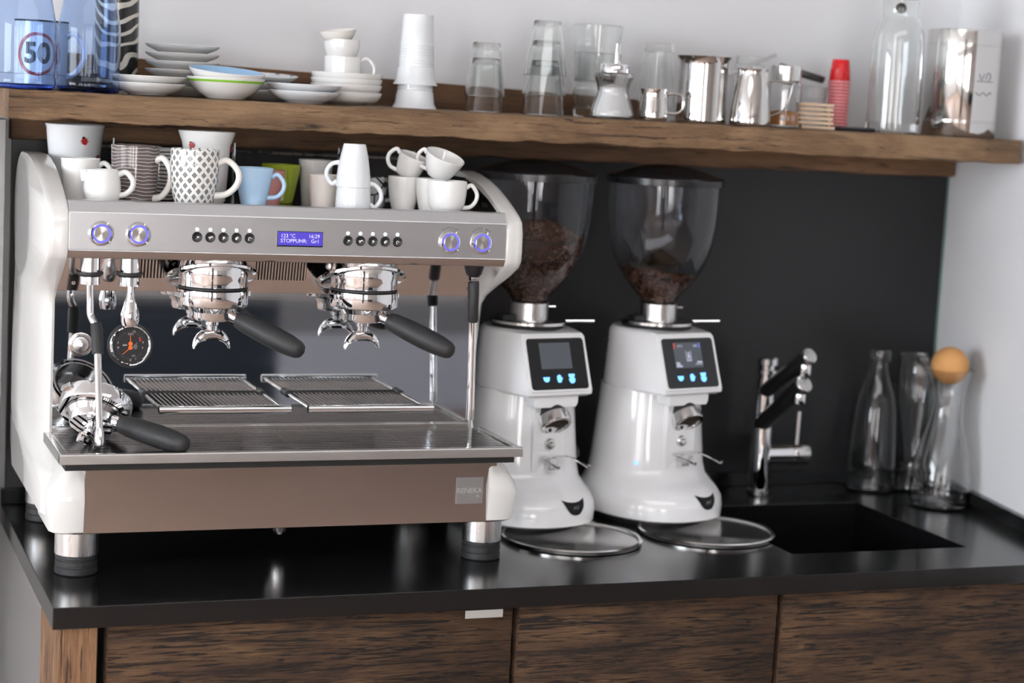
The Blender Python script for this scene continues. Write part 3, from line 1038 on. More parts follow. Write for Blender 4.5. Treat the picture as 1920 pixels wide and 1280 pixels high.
for (cx, cy), a, ln in (((0, 0.0028), 92, 0.0150), ((0, -0.0034), 222, 0.0165)):
    m = MB()
    m.lathe([(0.0034, 0.0026), (0.0034, 0.0036), (0, 0.0038)], 20, M=F @ T(cx, cy, 0))
    m.prism([(0, -0.0007), (ln, -0.00035), (ln, 0.00035), (0, 0.0007)], 'Z', 0.0028, 0.0033, M=F @ T(cx, cy, 0) @ Rm(math.radians(a), 'Z'))
    mp('needle', m, ORANGE, gg)
m = MB(); m.lathe([(0.0300, 0.0), (0.0360, 0.0), (0.0360, 0.0012), (0.0335, 0.0016), (0.0300, 0.0016)], 56, M=T(0.1570, 0.338, 0.3280) @ FRONT)
mp('gauge_flange', m, RUBBER, gg)
# fold-down cup grilles
for x0 in (0.176, 0.409):
    x1 = x0 + 0.205
    m = MB(); m.tube([(x0, 0.183, 0.2505), (x1, 0.183, 0.2505)], 0.0068, 16)
    gr = mp('cup_grille', m, CHROME)
    for x in (x0 + 0.004, x1 - 0.010):
        m = MB(); m.tube([(x, 0.185, 0.2510), (x, 0.334, 0.2510)], 0.0030, 8)
        mp('side_rod', m, STEEL, gr)
        m = MB(); m.tube([(x, 0.322, 0.2510), (x, 0.3375, 0.2510)], 0.0062, 12)
        mp('hinge', m, RUBBER, gr)
    for i in range(25):
        x = x0 + 0.013 + (x1 - x0 - 0.030) * i / 24
        m = MB(); m.box(x - 0.0017, x + 0.0017, 0.188, 0.330, 0.2500, 0.2528)
        mp('bar', m, STEEL, gr)
    m = MB(); m.box(x0 + 0.004, x1 - 0.010, 0.330, 0.3345, 0.2485, 0.2535)
    mp('rear_rod', m, BLACKP, gr)


# =================================================================== portafilters
def portafilter(label, loc, R, spout_ang=0.0, group='portafilters'):
    t = thing('portafilter', label, 'portafilter', loc, R, group)
    m = MB(); m.lathe([(0.046, -0.002), (0.0505, 0.0), (0.0545, -0.001), (0.0550, -0.004), (0.0550, -0.0235), (0.0535, -0.0260), (0.0365, -0.0270), (0.0355, -0.0285), (0.0350, -0.0440), (0.0325, -0.0490), (0.012, -0.0530), (0, -0.0530), (0, -0.049), (0.030, -0.044), (0.046, -0.020)], 56)
    obj('filter_bowl', m, CHROME, t)
    m = MB(); m.lathe([(0.0462, -0.0195), (0.0462, 0.0), (0.0440, 0.0), (0.0440, -0.026), (0, -0.030), (0, -0.032), (0.0445, -0.028)], 40)
    obj('basket', m, STEEL, t)
    for a in (PI / 2 - 0.6, -PI / 2 - 0.6):
        m = MB(); m.box(0.0535, 0.0610, -0.010, 0.010, -0.0125, -0.0045, 0.0008, M=Rm(a, 'Z'))
        obj('lug', m, CHROME, t)
    m = MB(); m.tube([(0.024, 0, -0.036), (0.036, 0, -0.0405), (0.048, 0, -0.0450)], [0.0125, 0.0095, 0.0085], 16, smooth=4)
    obj('neck', m, CHROME, t)
    H = T(0.0445, 0, -0.0440) @ Rm(math.radians(110), 'Y')
    m = MB(); m.lathe([(0, 0), (0.0105, 0), (0.0135, 0.002), (0.0155, 0.012), (0.0172, 0.040), (0.0178, 0.068), (0.0165, 0.097), (0.0140, 0.113), (0.0105, 0.1195), (0.005, 0.1225), (0, 0.123)], 28, M=H)
    obj('handle', m, RUBBER, t)
    m = MB(); m.lathe([(0, -0.0520), (0.0105, -0.0520), (0.0105, -0.0570), (0.0085, -0.0585), (0.0085, -0.066), (0, -0.066)], 20)
    sp = obj('spout_joint', m, CHROME, t)
    # twin spout: an arch of two open chutes
    secs = []
    n = 20
    for i in range(n + 1):
        a = math.radians(8 + 164 * i / n)
        x, z = 0.0295 * math.cos(a), 0.0270 * math.sin(a) - 0.0985
        th = 0.0020 + 0.0185 * math.sin(a) ** 1.5
        hwid = 0.0040 + 0.0050 * math.sin(a)
        nx, nz = math.cos(a), math.sin(a)
        ps = []
        for k in range(10):
            c2 = 2 * PI * k / 10
            ps.append((x + nx * th * 0.5 * math.sin(c2) - nx * 0.0, hwid * math.cos(c2), z + nz * th * 0.5 * math.sin(c2)))
        secs.append(ps)
    m = MB(); m.loft(secs, M=Rm(spout_ang, 'Z'))
    obj('twin_spout', m, CHROME, t)
    return t


portafilter('portafilter with black handle locked into the left group head', (0.270, 0.262, 0.4290), (0, 0, math.radians(-41)), math.radians(41 + 8))
portafilter('portafilter with black handle locked into the right group head', (0.515, 0.262, 0.4290), (0, 0, math.radians(-41)), math.radians(41 + 8))
# the third one lies on the tray: handle forward-right, bowl opening to the back, spouts towards the viewer
hx = Vector((0.72, -0.66, -0.17)).normalized()
up = Vector((-0.42, 0.74, 0.42))
up = (up - hx * up.dot(hx)).normalized()
hl = Vector((math.cos(math.radians(20)), 0, -math.sin(math.radians(20))))
ul = (Vector((0, 0, 1)) - hl * hl.z).normalized()
Mr = Matrix((hx, up, hx.cross(up))).transposed() @ Matrix((hl, ul, hl.cross(ul)))
# =================================================================== grinders
def grinder(label, loc, rz, fill, screen):
    t = thing('coffee_grinder', label, 'coffee grinder', loc, (0, 0, rz), 'coffee grinders')

    def sup(rx, yf, yb, z, n=40, e=2.3):
        o_ = []
        for i in range(n):
            a = 2 * PI * i / n
            c, s = math.cos(a), math.sin(a)
            x = rx * math.copysign(abs(c) ** (2 / e), c)
            y = (yb if s > 0 else yf) * math.copysign(abs(s) ** (2 / e), s)
            o_.append((x, y, z))
        return o_
    m = MB(); m.loft([sup(.115, .142, .118, .012), sup(.120, .150, .122, .016), sup(.121, .151, .123, .034), sup(.1195, .147, .122, .050), sup(.1145, .136, .118, .062),
                      sup(.1075, .118, .113, .074), sup(.1025, .100, .110, .086), sup(.100, .092, .107, .105), sup(.096, .087, .103, .150), sup(.0915, .083, .098, .200), sup(.088, .080, .095, .242)])
    bd = obj('body', m, GLACQ, t, ang=40)
    m = MB(); m.loft([sup(.098, .112, .105, .0), sup(.098, .112, .105, .0125)])
    obj('rubber_base', m, RUBBER, t)
    # head, narrowing towards the sloping display front
    def headsec(z, f, w_, s):
        p = [(-w_, -f), (w_, -f)]
        for i in range(11):
            a = -PI / 2 * 0.55 + (PI * 1.05) * i / 10 + 0.0
            a = math.radians(-22 + 224 * i / 10)
            p.append((s * math.cos(a) * 1.0, s * math.sin(a) + 0.002))
        return [(x, y, z) for x, y in p]
    m = MB(); m.loft([headsec(.238, .108, .060, .086), headsec(.243, .1165, .0655, .0905), headsec(.250, .1165, .0665, .0915), headsec(.340, .0835, .0650, .0860), headsec(.3455, .0790, .0620, .0835), headsec(.3485, .050, .055, .0790)])
    hd = obj('head', m, GLACQ, t, ang=32)
    # display panel on the sloping front
    slope = math.atan2(.1165 - .0835, .340 - .250)
    M = T(0, -0.1002, 0.2945) @ Rm(PI / 2 - slope, 'X')
    m = MB()
    rw, rh, rr = .0595, .0455, .006
    ol = []
    for cx, cy, a0 in ((rw - rr, rh - rr, 0), (-rw + rr, rh - rr, 90), (-rw + rr, -rh + rr, 180), (rw - rr, -rh + rr, 270)):
        ol += [(cx + rr * math.cos(math.radians(a0 + q)), cy + rr * math.sin(math.radians(a0 + q))) for q in (0, 30, 60, 90)]
    m.prism(ol, 'Z', -0.001, 0.0016, M=M)
    dp = obj('display_panel', m, PANELB, t)
    m = MB()
    o2 = [(x * 1.06, y * 1.075) for x, y in ol]
    n = len(ol)
    vs = [(x, y, .0004) for x, y in ol] + [(x, y, .0030) for x, y in ol] + [(x, y, .0030) for x, y in o2] + [(x, y, -.001) for x, y in o2]
    fs = []
    for i in range(n):
        j = (i + 1) % n
        for k in range(3):
            fs.append((k * n + i, k * n + j, (k + 1) * n + j, (k + 1) * n + i))
    m.raw(vs, fs, M)
    obj('display_frame', m, GLACQ, t)
    m = MB(); m.box(-.0335, .0300, -.0085, .0375, .0014, .0020, M=M)
    sc = obj('screen', m, E_SCR, dp)
    if screen:
        for txt, x, y, sz, al in (('27°C', -.024, .031, .0058, 'LEFT'), ('60%', .0225, .031, .0058, 'RIGHT'), ):
            text_on(txt, sz, E_SCRT, sc, M @ T(x, y, .0021), extr=.0001, align=al)
        m = MB(); m.box(-.0320, -.0295, .0270, .0365, .0020, .0022, M=M)
        obj('gauge_bar', m, pbr('screen_red', (.4, .02, .02, 1), .4, emit=srgb(220, 50, 50), estr=.8), sc)
        m = MB(); m.box(.0255, .0280, .0270, .0365, .0020, .0022, M=M)
        obj('gauge_bar', m, pbr('screen_blue', (.1, .1, .4, 1), .4, emit=srgb(90, 90, 220), estr=.8), sc)
        m = MB()
        for q in ((-.0065, .0075, -.0055, .0225), (.0045, .0075, .0055, .0225), (-.0065, .0065, .0055, .0075), (-.0065, .0035, .0055, .0052)):
            m.box(q[0], q[2], q[1], q[3], .0020, .0022, M=M)
        m.box(-.0030, .0022, .0090, .0150, .0020, .0022, M=M)
        m.prism([(-.0030, .0160), (.0022, .0160), (-.0004, .0215)], 'Z', .0020, .0022, M=M)
        obj('cup_symbol', m, E_SCRT, sc)
        for q in ((-.0315, -.0005, -.0235, .0020), (-.0315, -.0035, -.0215, -.0012), (-.0315, -.0068, -.0180, -.0042), (.0170, .0000, .0285, .0028), (.0125, -.0030, .0285, -.0018)):
            m = MB(); m.box(q[0], q[2], q[1], q[3], .0020, .0022, M=M)
            obj('readout_line', m, E_SCRT, sc)
    # three lit touch symbols: cup, hand, two cups
    def cup_sym(m, x, y, s):
        m.prism([(x - s, y + .6 * s), (x + s, y + .6 * s), (x + .8 * s, y - .3 * s), (x + .3 * s, y - .7 * s), (x - .3 * s, y - .7 * s), (x - .8 * s, y - .3 * s)], 'Z', .0016, .0021, M=M)
    m = MB(); cup_sym(m, -.0265, -.0270, .0068)
    obj('cup_symbol', m, E_ICON, dp)
    m = MB()
    m.prism([(-.0045, -.0285), (-.0030, -.0330), (.0030, -.0330), (.0050, -.0285), (.0072, -.0250), (.0060, -.0240), (.0040, -.0258), (.0038, -.0210), (.0022, -.0205), (.0015, -.0195), (0, -.0192), (-.0012, -.0198), (-.0028, -.0205), (-.0044, -.0225)], 'Z', .0016, .0021, M=M)
    obj('hand_symbol', m, E_ICON, dp)
    m = MB(); cup_sym(m, .0260, -.0225, .0066)
    obj('cup_symbol', m, E_ICON, dp)
    m = MB(); cup_sym(m, .0262, -.0305, .0066)
    obj('cup_symbol', m, E_ICON, dp)
    # vents on the flanks
    for s in (-1, 1):
        for z in (.285, .302, .319):
            m = MB(); m.box(-.010, .010, -.0012, .0012, -.0012, .0012, M=T(s * .0800, .036, z) @ Rm(s * math.radians(66), 'Z'))
            obj('vent_slot', m, BLACKP, hd)
    # chin and spout
    m = MB(); m.prism([(-.046, .2390), (.046, .2390), (.0455, .2250), (.0415, .2185), (-.0415, .2185), (-.0455, .2250)], 'Y', -.106, -.030, .002)
    obj('chin', m, GLACQ, t)
    dsp = Vector((0.0, -0.66, -0.75)).normalized()
    F = T(0.002, -0.084, 0.2120) @ frame_z(dsp)
    m = MB(); m.lathe([(0, 0), (.0245, 0), (.0245, .021), (0, .021)], 32, M=F)
    spt = obj('spout_sleeve', m, BLACKP, t)
    m = MB(); m.lathe([(.0250, .015), (.0285, .015), (.0290, .018), (.0290, .033), (.0275, .0350), (.0225, .0350), (.0215, .030), (.0215, .018)], 36, M=F)
    obj('spout_ring', m, STEEL, spt)
    m = MB(); m.lathe([(.0216, .0285), (0, .024)], 28, M=F)
    obj('spout_opening', m, pbr('coffee_residue', srgb(44, 28, 18), .8, noise=.05), spt)
    # front plate with holes, button and fork
    m = MB(); m.box(-.034, .034, -.0905, -.070, .090, .2245, .003)
    fp = obj('front_plate', m, GLACQ, t)
    for x, z, r in ((-.013, .1835, .0042), (.013, .1835, .0044), (.0, .1760, .0036)):
        m = MB(); m.lathe([(r, 0), (r, .0008), (0, .0008)], 16, M=T(x, -.0900, z) @ FRONT)
        obj('hole', m, DARKIN, fp)
    m = MB(); m.lathe([(.0105, 0), (.0105, .003), (.0085, .006), (.0050, .0065), (.0045, .011), (.0036, .0122), (0, .0125)], 24, M=T(.0, -.0905, .152) @ FRONT)
    obj('portafilter_button', m, STEEL, t)
    m = MB(); m.box(-.009, .009, -.108, -.088, .108, .1290, .0015)
    fk = obj('fork_mount', m, STEEL, t)
    for s in (-1, 1):
        m = MB(); m.tube([(0, -.100, .1295), (s * .020, -.103, .1305), (s * .030, -.112, .1310), (s * .030, -.150, .1275), (s * .031, -.168, .1240), (s * .032, -.172, .1280)], .0032, 8, smooth=4, flat=.6)
        obj('fork_prong', m, STEEL, fk)
    # crescent badge on the base front
    def base_front(x, z):
        k = [(.034, .151), (.050, .147), (.062, .136), (.074, .118)]
        yf, rx = .151, .121
        for (z0, y0), (z1, y1) in zip(k, k[1:]):
            if z0 <= z <= z1:
                yf = y0 + (y1 - y0) * (z - z0) / (z1 - z0)
        rx = .121 if z < .05 else .1205 - (z - .05) * .5
        return -yf * (max(0, 1 - (abs(x) / rx) ** 2.3)) ** (1 / 2.3)
    m = MB()
    secs_t, secs_b = [], []
    vv, ff = [], []
    n = 16
    for i in range(n + 1):
        u = -1 + 2 * i / n
        x = .0260 * u + .026
        zt = .0560 + .0050 * u * u
        zb = .0350 + .0260 * abs(u) ** 2.6
        if zb > zt:
            zb = zt
        for k in range(5):
            z = zb + (zt - zb) * k / 4
            vv.append((x, base_front(x, z) - .0012, z))
    for i in range(n):
        for k in range(4):
            a = i * 5 + k
            ff.append((a, a + 5, a + 6, a + 1))
    m.raw(vv, ff)
    r_ = bmesh.ops.solidify(m.bm, geom=m.bm.faces[:], thickness=.0008)
    cb = obj('crescent_badge', m, DEC, t)
    m = MB()
    EF = T(0.026, -.1490, .0480) @ Rm(.22, 'Z') @ Rm(PI / 2 - .25, 'X')
    for p_, q_ in (((-.0065, -.003), (-.0050, .003)), ((-.0050, .003), (-.0030, -.001)), ((-.0030, -.001), (-.0005, .003)), ((-.0005, .003), (.0005, -.003)), ((.0030, -.003), (.0045, .003)), ((.0045, .003), (.0075, .003)), ((.0037, .0003), (.0062, .0003))):
        m.tube([(p_[0], p_[1], 0), (q_[0], q_[1], 0)], .0006, 6, M=EF)
    obj('emblem', m, DECG, cb)
    m = MB(); m.lathe([(.003, 0), (.003, .0012), (0, .0016)], 12, M=T(-.0790, -.0637, .111) @ Rm(math.radians(-51), 'Z') @ FRONT)
    obj('light', m, E_ICON, t)
    # side knob
    m = MB(); m.lathe([(0, 0), (.012, 0), (.013, .006), (.010, .014), (0, .014)], 20, M=T(.0990, -.012, .118) @ Rm(PI / 2, 'Y'))
    obj('switch', m, BLACKP, t)
    # adjustment ring, collar
    m = MB(); m.lathe([(0, .3545), (.0660, .3545), (.0680, .3555), (.0680, .3605), (.0655, .3620), (0, .3620)], 72, ribs=(72, .004))
    ar = obj('adjustment_ring', m, STEEL, t)
    m = MB(); m.lathe([(0, .3460), (.0635, .3460), (.0635, .3548), (0, .3548)], 48)
    obj('burr_seat', m, DARKIN, ar)
    m = MB(); m.tube([(.060, -.020, .3590), (.112, -.044, .3610)], [.0030, .0036], 10)
    obj('adjustment_lever', m, STEEL, ar)
    m = MB(); m.lathe([(.020, .3570), (.0355, .3570), (.0355, .3915), (.0335, .3930), (.0310, .3930), (.0300, .360)], 48)
    cl = obj('hopper_collar', m, BRUSHED, t)
    m = MB(); m.tube([(.034, -.010, .384), (.047, -.0135, .384)], [.0024, .0030], 10)
    obj('lock_screw', m, STEEL, cl)
    m = MB(); m.box(-.060, -.035, -.012, .012, .3575, .3700, .002)
    obj('hopper_slide', m, BLACKP, cl)
    # hopper
    ho = [(.0290, .3640), (.0295, .393), (.0350, .4020), (.0490, .4170), (.0650, .4365), (.0780, .4565), (.0885, .4790), (.0965, .5080), (.1010, .5400), (.1030, .5750), (.1040, .6180)]
    hi = [(r - .0024, z) for r, z in ho]
    m = MB(); m.lathe(ho + hi[::-1] + [ho[0]], 64)
    obj('hopper', m, HOPG, t)
    m = MB(); m.lathe([(0, .6440), (.020, .6435), (.045, .6400), (.070, .6335), (.090, .6260), (.1060, .6225), (.1078, .6200), (.1075, .6085), (.1057, .6080), (.1050, .6185), (.085, .6210), (0, .634)], 64)
    obj('hopper_lid', m, LIDBLK, t)
    m = MB(); m.lathe([(0, .4900), (.018, .4800), (.036, .4660), (.0365, .4560), (.0345, .4560), (.0345, .4650), (.017, .4785), (0, .4880)], 36)
    if not fill:
        obj('hopper_baffle', m, CONE, t)
    else:
        m.bm.free()
    # beans: a heap of real little beans filling the funnel
    bmesh_b = MB()

    def rad(z):
        for (r0, z0), (r1, z1) in zip(hi, hi[1:]):
            if z0 <= z <= z1:
                return r0 + (r1 - r0) * (z - z0) / (z1 - z0)
        return hi[-1][0]
    core_p = [(0, .394)]
    ztop = (lambda x, y: .535 - .16 * y * 0 + .12 * x - .05 * (x * x + y * y) / .01) if fill else (lambda x, y: .447 - .10 * x + .5 * (x * x + y * y))
    # solid heart of the heap
    secs = []
    zs = [.394 + (.505 - .394) * i / 10 for i in range(11)] if fill else [.394 + (.438 - .394) * i / 6 for i in range(7)]
    secs = [[((rad(z) - .0055) * math.cos(2 * PI * k / 32), (rad(z) - .0055) * math.sin(2 * PI * k / 32), z) for k in range(32)] for z in zs]
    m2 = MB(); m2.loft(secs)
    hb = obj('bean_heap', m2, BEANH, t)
    hb['kind'] = 'stuff'
    rnd = random.Random(11 if fill else 12)
    base = [(0, 0, 1), (.75, 0, .55), (.3, .62, .55), (-.65, .4, .5), (-.65, -.4, .5), (.3, -.62, .55), (.75, 0, -.45), (.3, .62, -.45), (-.65, .4, -.45), (-.65, -.4, -.45), (.3, -.62, -.45), (0, 0, -1)]
    fcs = [(0, 1, 2), (0, 2, 3), (0, 3, 4), (0, 4, 5), (0, 5, 1), (1, 6, 7, 2), (2, 7, 8, 3), (3, 8, 9, 4), (4, 9, 10, 5), (5, 10, 6, 1), (11, 7, 6), (11, 8, 7), (11, 9, 8), (11, 10, 9), (11, 6, 10)]
    for k in range(3400 if fill else 1700):
        z = rnd.uniform(.396, .545 if fill else .452)
        a = rnd.uniform(0, 2 * PI)
        R_ = rad(z) - .0042
        on_top = rnd.random() < .4
        if on_top:
            rr_ = R_ * math.sqrt(rnd.random())
            x, y = rr_ * math.cos(a), rr_ * math.sin(a)
            z = min(ztop(x, y), zs[-1] + .035) - rnd.uniform(0, .005)
            if rr_ > rad(z) - .0042:
                continue
        else:
            x, y = R_ * math.cos(a), R_ * math.sin(a)
            if z > ztop(x, y):
                continue
        M_ = T(x, y, z) @ Euler((rnd.uniform(0, 6), rnd.uniform(0, 6), rnd.uniform(0, 6))).to_matrix().to_4x4() @ Matrix.Diagonal((.0037, .0029, .0050, 1))
        bmesh_b.raw(base, fcs, M_)
    bo = obj('coffee_beans', bmesh_b, BEAN1, t, ang=60)
    bo['kind'] = 'stuff'
    # fill between heart and surface
    if fill:
        secs = []
        m3 = MB()
        n = 32
        rows = []
        for ri in range(7):
            row = []
            for k in range(n):
                a = 2 * PI * k / n
                r = .088 * ri / 6 + .0005
                x, y = r * math.cos(a), r * math.sin(a)
                z = ztop(x, y) - .006
                lim = rad(z) - .0055
                if r > lim:
                    x, y = lim * math.cos(a), lim * math.sin(a)
                row.append((x, y, z))
            rows.append(row)
        bot = [[((rad(.50) - .006) * math.cos(2 * PI * k / n), (rad(.50) - .006) * math.sin(2 * PI * k / n), .50) for k in range(n)]]
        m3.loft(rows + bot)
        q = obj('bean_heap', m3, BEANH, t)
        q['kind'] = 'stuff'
    # steel dish pushed under the base
    m = MB(); m.lathe([(0, .0018), (.112, .0018), (.1140, .0030), (.1155, .0072), (.1195, .0088), (.1225, .0066), (.1215, .0010), (.117, .0), (0, .0)], 72, (0, -.176, 0.0004))
    obj('catch_tray', m, STEEL, t)
    return t


grinder('white coffee grinder nearest the espresso machine, hopper heaped with beans', (0.881, 0.462, 0.0), math.radians(11), True, False)
grinder('white coffee grinder nearest the sink, with lit screen and few beans', (1.138, 0.472, 0.0), math.radians(13.5), False, True)
# third portafilter on the tray
pf = portafilter('loose portafilter lying on the drip tray beside the left steam wand', (0.096, 0.262, 0.2535), Mr.to_euler(), math.radians(90))

# =================================================================== faucet
ARM1 = (0.023, -0.120, 0.293)
ARM2 = (0.015, -0.120, 0.239)
fc = thing('faucet', 'chrome kitchen faucet with two black capped spouts beside the sink', 'faucet', (1.440, 0.595, 0.0))
m = MB(); m.lathe([(0, 0), (.0225, 0), (.0235, .002), (.0235, .012), (.0200, .014), (.0195, .235), (0, .235)], 36)
obj('column', m, CHROME, fc)
m = MB(); m.lathe([(0, .235), (.0165, .235), (.0165, .240), (.0225, .242), (.0225, .250), (.0170, .252), (.0170, .258), (.0230, .260), (.0230, .272), (.0205, .275), (0, .275)], 32)
obj('top_cap', m, CHROME, fc)
for z0, (ex, ey, ez), r in ((.203, ARM1, .0150), (.140, ARM2, .0168)):
    p0, p1 = Vector((-.004, 0, z0)), Vector((ex, ey, ez))
    m = MB(); m.tube([p0, p1], r, 24)
    a = obj('spout_arm', m, BLACKP, fc)
    d = (p1 - p0).normalized()
    m = MB(); m.lathe([(0, -.004), (r * 1.02, -.004), (r * 1.05, 0), (r * 1.05, .003), (r * .98, .0045), (0, .005)], 28, M=T(*p1) @ frame_z(d))
    obj('end_cap', m, BRUSHED, a)
    q = p1 - d * .012
    m = MB(); m.lathe([(0, 0), (.0120, 0), (.0130, -.004), (.0130, -.0200), (.0110, -.0230), (0, -.0230)], 24, (q.x, q.y, q.z - r * .55))
    obj('aerator', m, CHROME, a)
m = MB(); m.lathe([(0, .010), (.0195, .010), (.0200, .066), (0, .066)], 32, M=T(0, 0, .081) @ Rm(PI / 2, 'Y'))
vb = obj('valve_body', m, CHROME, fc)
m = MB(); m.lathe([(0, .067), (.0205, .067), (.0215, .069), (.0215, .100), (.0200, .103), (0, .104)], 32, M=T(0, 0, .081) @ Rm(PI / 2, 'Y'))
obj('mixer_cap', m, STEEL, vb)
m = MB(); m.tube([(.079, 0, .100), (.080, 0, .166)], .0042, 12)
obj('lever', m, CHROME, vb)


# =================================================================== crockery builders
def shell(prof, th, foot=0.0):
    """outer profile (r,z) bottom to rim, thickened inwards: a closed vessel"""
    out = [(0, prof[0][1])] + list(prof)
    inn = []
    for i in range(len(prof) - 1, -1, -1):
        r, z = prof[i]
        inn.append((max(r - th, 0.001), max(z, prof[0][1] + th * 1.3)))
    r, z = prof[-1]
    rim = [(r - th * .25, z + th * .35), (r - th * .75, z + th * .35)]
    return out + rim + inn + [(0, prof[0][1] + th * 1.3)]


def smooth_prof(prof, n=4):
    P = [Vector((a, b, 0)) for a, b in prof]
    o_ = []
    for i in range(len(P) - 1):
        p0, p1, p2, p3 = P[max(i - 1, 0)], P[i], P[i + 1], P[min(i + 2, len(P) - 1)]
        for k in range(n):
            t_ = k / n
            v = 0.5 * ((2 * p1) + (p2 - p0) * t_ + (2 * p0 - 5 * p1 + 4 * p2 - p3) * t_ * t_ + (3 * p1 - p0 - 3 * p2 + p3) * t_ ** 3)
            o_.append((max(v.x, 0.0005), v.y))
    o_.append((P[-1].x, P[-1].y))
    return o_


def vessel(name, label, cat, loc, prof, th, mat, rot=(0, 0, 0), handle=None, group=None, seg=44, hmat=None, sm=4, ribs=None):
    """handle = (angle deg in plan, z low, z high, reach, radius)"""
    pr = smooth_prof(prof, sm) if sm else list(prof)
    m = MB(); m.lathe(shell(pr, th), seg, ribs=ribs)
    if handle is None:
        o_ = obj(name, m, mat, loc=loc, rot=rot)
        WORLD[o_.name] = Matrix.Translation(loc) @ Euler(rot).to_matrix().to_4x4()
        return tag(o_, label, cat, group)
    t = thing(name, label, cat, loc, rot, group)
    obj('cup_body', m, mat, t)
    a, z0, z1, reach, hr = handle

    def rad_at(z):
        for (r0, za), (r1, zb) in zip(pr, pr[1:]):
            if min(za, zb) <= z <= max(za, zb) and abs(zb - za) > 1e-6:
                return r0 + (r1 - r0) * (z - za) / (zb - za)
        return pr[-1][0]
    ra, rb = rad_at(z1) - th * .55, rad_at(z0) - th * .55
    zm = (z0 + z1) / 2
    hh = (z1 - z0) / 2
    R0 = max(ra, rb)
    pts = [(ra, 0, z1 - .001), (R0 + reach * .45, 0, z1 + .0035), (R0 + reach * .9, 0, z1 - hh * .35), (R0 + reach, 0, zm + hh * .1), (R0 + reach * .82, 0, z0 + hh * .55), (R0 + reach * .40, 0, z0 + hh * .12), (rb, 0, z0)]
    m = MB(); m.tube(pts, [hr * 1.1, hr, hr, hr, hr, hr, hr * 1.15], 12, smooth=5, M=Rm(math.radians(a), 'Z'))
    obj('handle', m, hmat or mat, t)
    return t


ORD = ['first', 'second', 'third', 'fourth', 'fifth', 'sixth', 'seventh', 'eighth', 'ninth', 'tenth', 'eleventh', 'twelfth', 'thirteenth', 'fourteenth', 'fifteenth', 'sixteenth', 'seventeenth']
VA = -20          # plan direction (deg) that points to the right in the picture
# =================================================================== cups on the machine
ZT = 0.5540
G = 'cups on top of the espresso machine'


def ladybugs(par, spots, r_at):
    for a, z, s, tw in spots:
        m = MB()
        rr_ = r_at(z)
        vs_, fs_ = [], []
        F = Rm(math.radians(a), 'Z') @ T(0, -rr_ - .0004, z) @ FRONT @ Rm(tw, 'Z')
        n = 14
        m.prism([(s * .78 * math.cos(2 * PI * i / n), s * math.sin(2 * PI * i / n)) for i in range(n)], 'Z', -.0006, .0004, M=F)
        bug = obj('ladybird', m, DECR, par)
        m = MB()
        m.prism([(s * .5 * math.cos(PI * i / 8), s * (.75 + .5 * math.sin(PI * i / 8))) for i in range(9)], 'Z', -.0004, .0006, M=F)
        for dx, dy in ((-.35, .1), (.35, .1), (-.3, -.45), (.3, -.45)):
            m.prism([(s * (dx + .16 * math.cos(2 * PI * i / 8)), s * (dy + .16 * math.sin(2 * PI * i / 8))) for i in range(8)], 'Z', 0, .0006, M=F)
        for s_ in (-1, 1):
            for dy in (.3, -.1, -.5):
                m.prism([(s_ * s * .7, s * dy), (s_ * s * 1.1, s * (dy + .1)), (s_ * s * 1.1, s * (dy + .2)), (s_ * s * .7, s * (dy + .15))], 'Z', -.0004, .0003, M=F)
        obj('spots', m, DEC, bug)


BK = thing('bucket', 'tall white flared pot with ladybirds behind the left cheek', 'pot', (0.086, 0.50, ZT))
m = MB(); m.lathe(shell([(.033, 0), (.0355, .006), (.0445, .092), (.0460, .108), (.0480, .113)], .0025), 48)
obj('pot_body', m, COOLW, BK)
ladybugs(BK, [(12, .088, .0062, .3), (52, .059, .0062, -.3)], lambda z: .0355 + .0094 * (z / .098))
vessel('mug', 'plain white mug half hidden behind the left cheek', 'mug', (0.0775, 0.372, ZT), [(.024, 0), (.0265, .004), (.0285, .03), (.0305, .062), (.0310, .0635)], .003, WHITE, handle=(VA, .020, .055, .021, .0042), group=G)
cr = vessel('milk_jug', 'small round white milk jug at the left front of the machine top', 'jug', (0.0985, 0.288, ZT), [(.021, 0), (.0245, .003), (.0285, .018), (.0275, .036), (.0250, .0485), (.0252, .0515)], .003, WHITE, handle=(VA, .014, .046, .021, .0043), group=G)
m = MB(); m.loft([[(x * s + .0, y * s, z) for x, y in ((-.0255, -.0055), (-.0305, -.004), (-.0345, 0), (-.0305, .004), (-.0255, .0055), (-.0245, 0))] for s, z in ((.92, .034), (1.0, .051))])
obj('lip', m, WHITE, cr)
t_ = vessel('mug', 'tall taupe mug with thin white wavy lines', 'mug', (0.1575, 0.345, ZT), [(.0300, 0), (.0330, .003), (.0355, .030), (.0365, .060), (.0375, .0885)], .003, TAUPE, handle=(VA - 15, .008, .068, .026, .0050), group=G, hmat=CREAM, sm=3)
vessel('mug', 'pale grey mug with dark lines, behind the taupe mug', 'mug', (0.210, 0.435, ZT), [(.0280, 0), (.0320, .004), (.0345, .030), (.0365, .082)], .003, GREYST, handle=(VA + 80, .012, .066, .024, .0048), group=G, hmat=CREAM, sm=3)
vessel('mug', 'white mug with black diamond print in front of the tall ladybird mug', 'mug', (0.2400, 0.288, ZT), [(.0265, 0), (.0290, .003), (.0350, .028), (.0376, .056), (.0378, .0885)], .003, DIAMOND, handle=(VA, .018, .070, .033, .0050), group=G, hmat=CREAM)
LM = thing('mug', 'tall white flared ladybird mug behind the diamond print mug', 'mug', (0.2820, 0.402, ZT), group=G)
m = MB(); m.lathe(shell([(.030, 0), (.033, .004), (.0375, .080), (.0400, .096), (.0455, .111), (.0462, .114)], .003), 48)
obj('mug_body', m, WHITE, LM)
ladybugs(LM, [(-48, .092, .0058, .4), (66, .089, .0058, -.2)], lambda z: .0395)
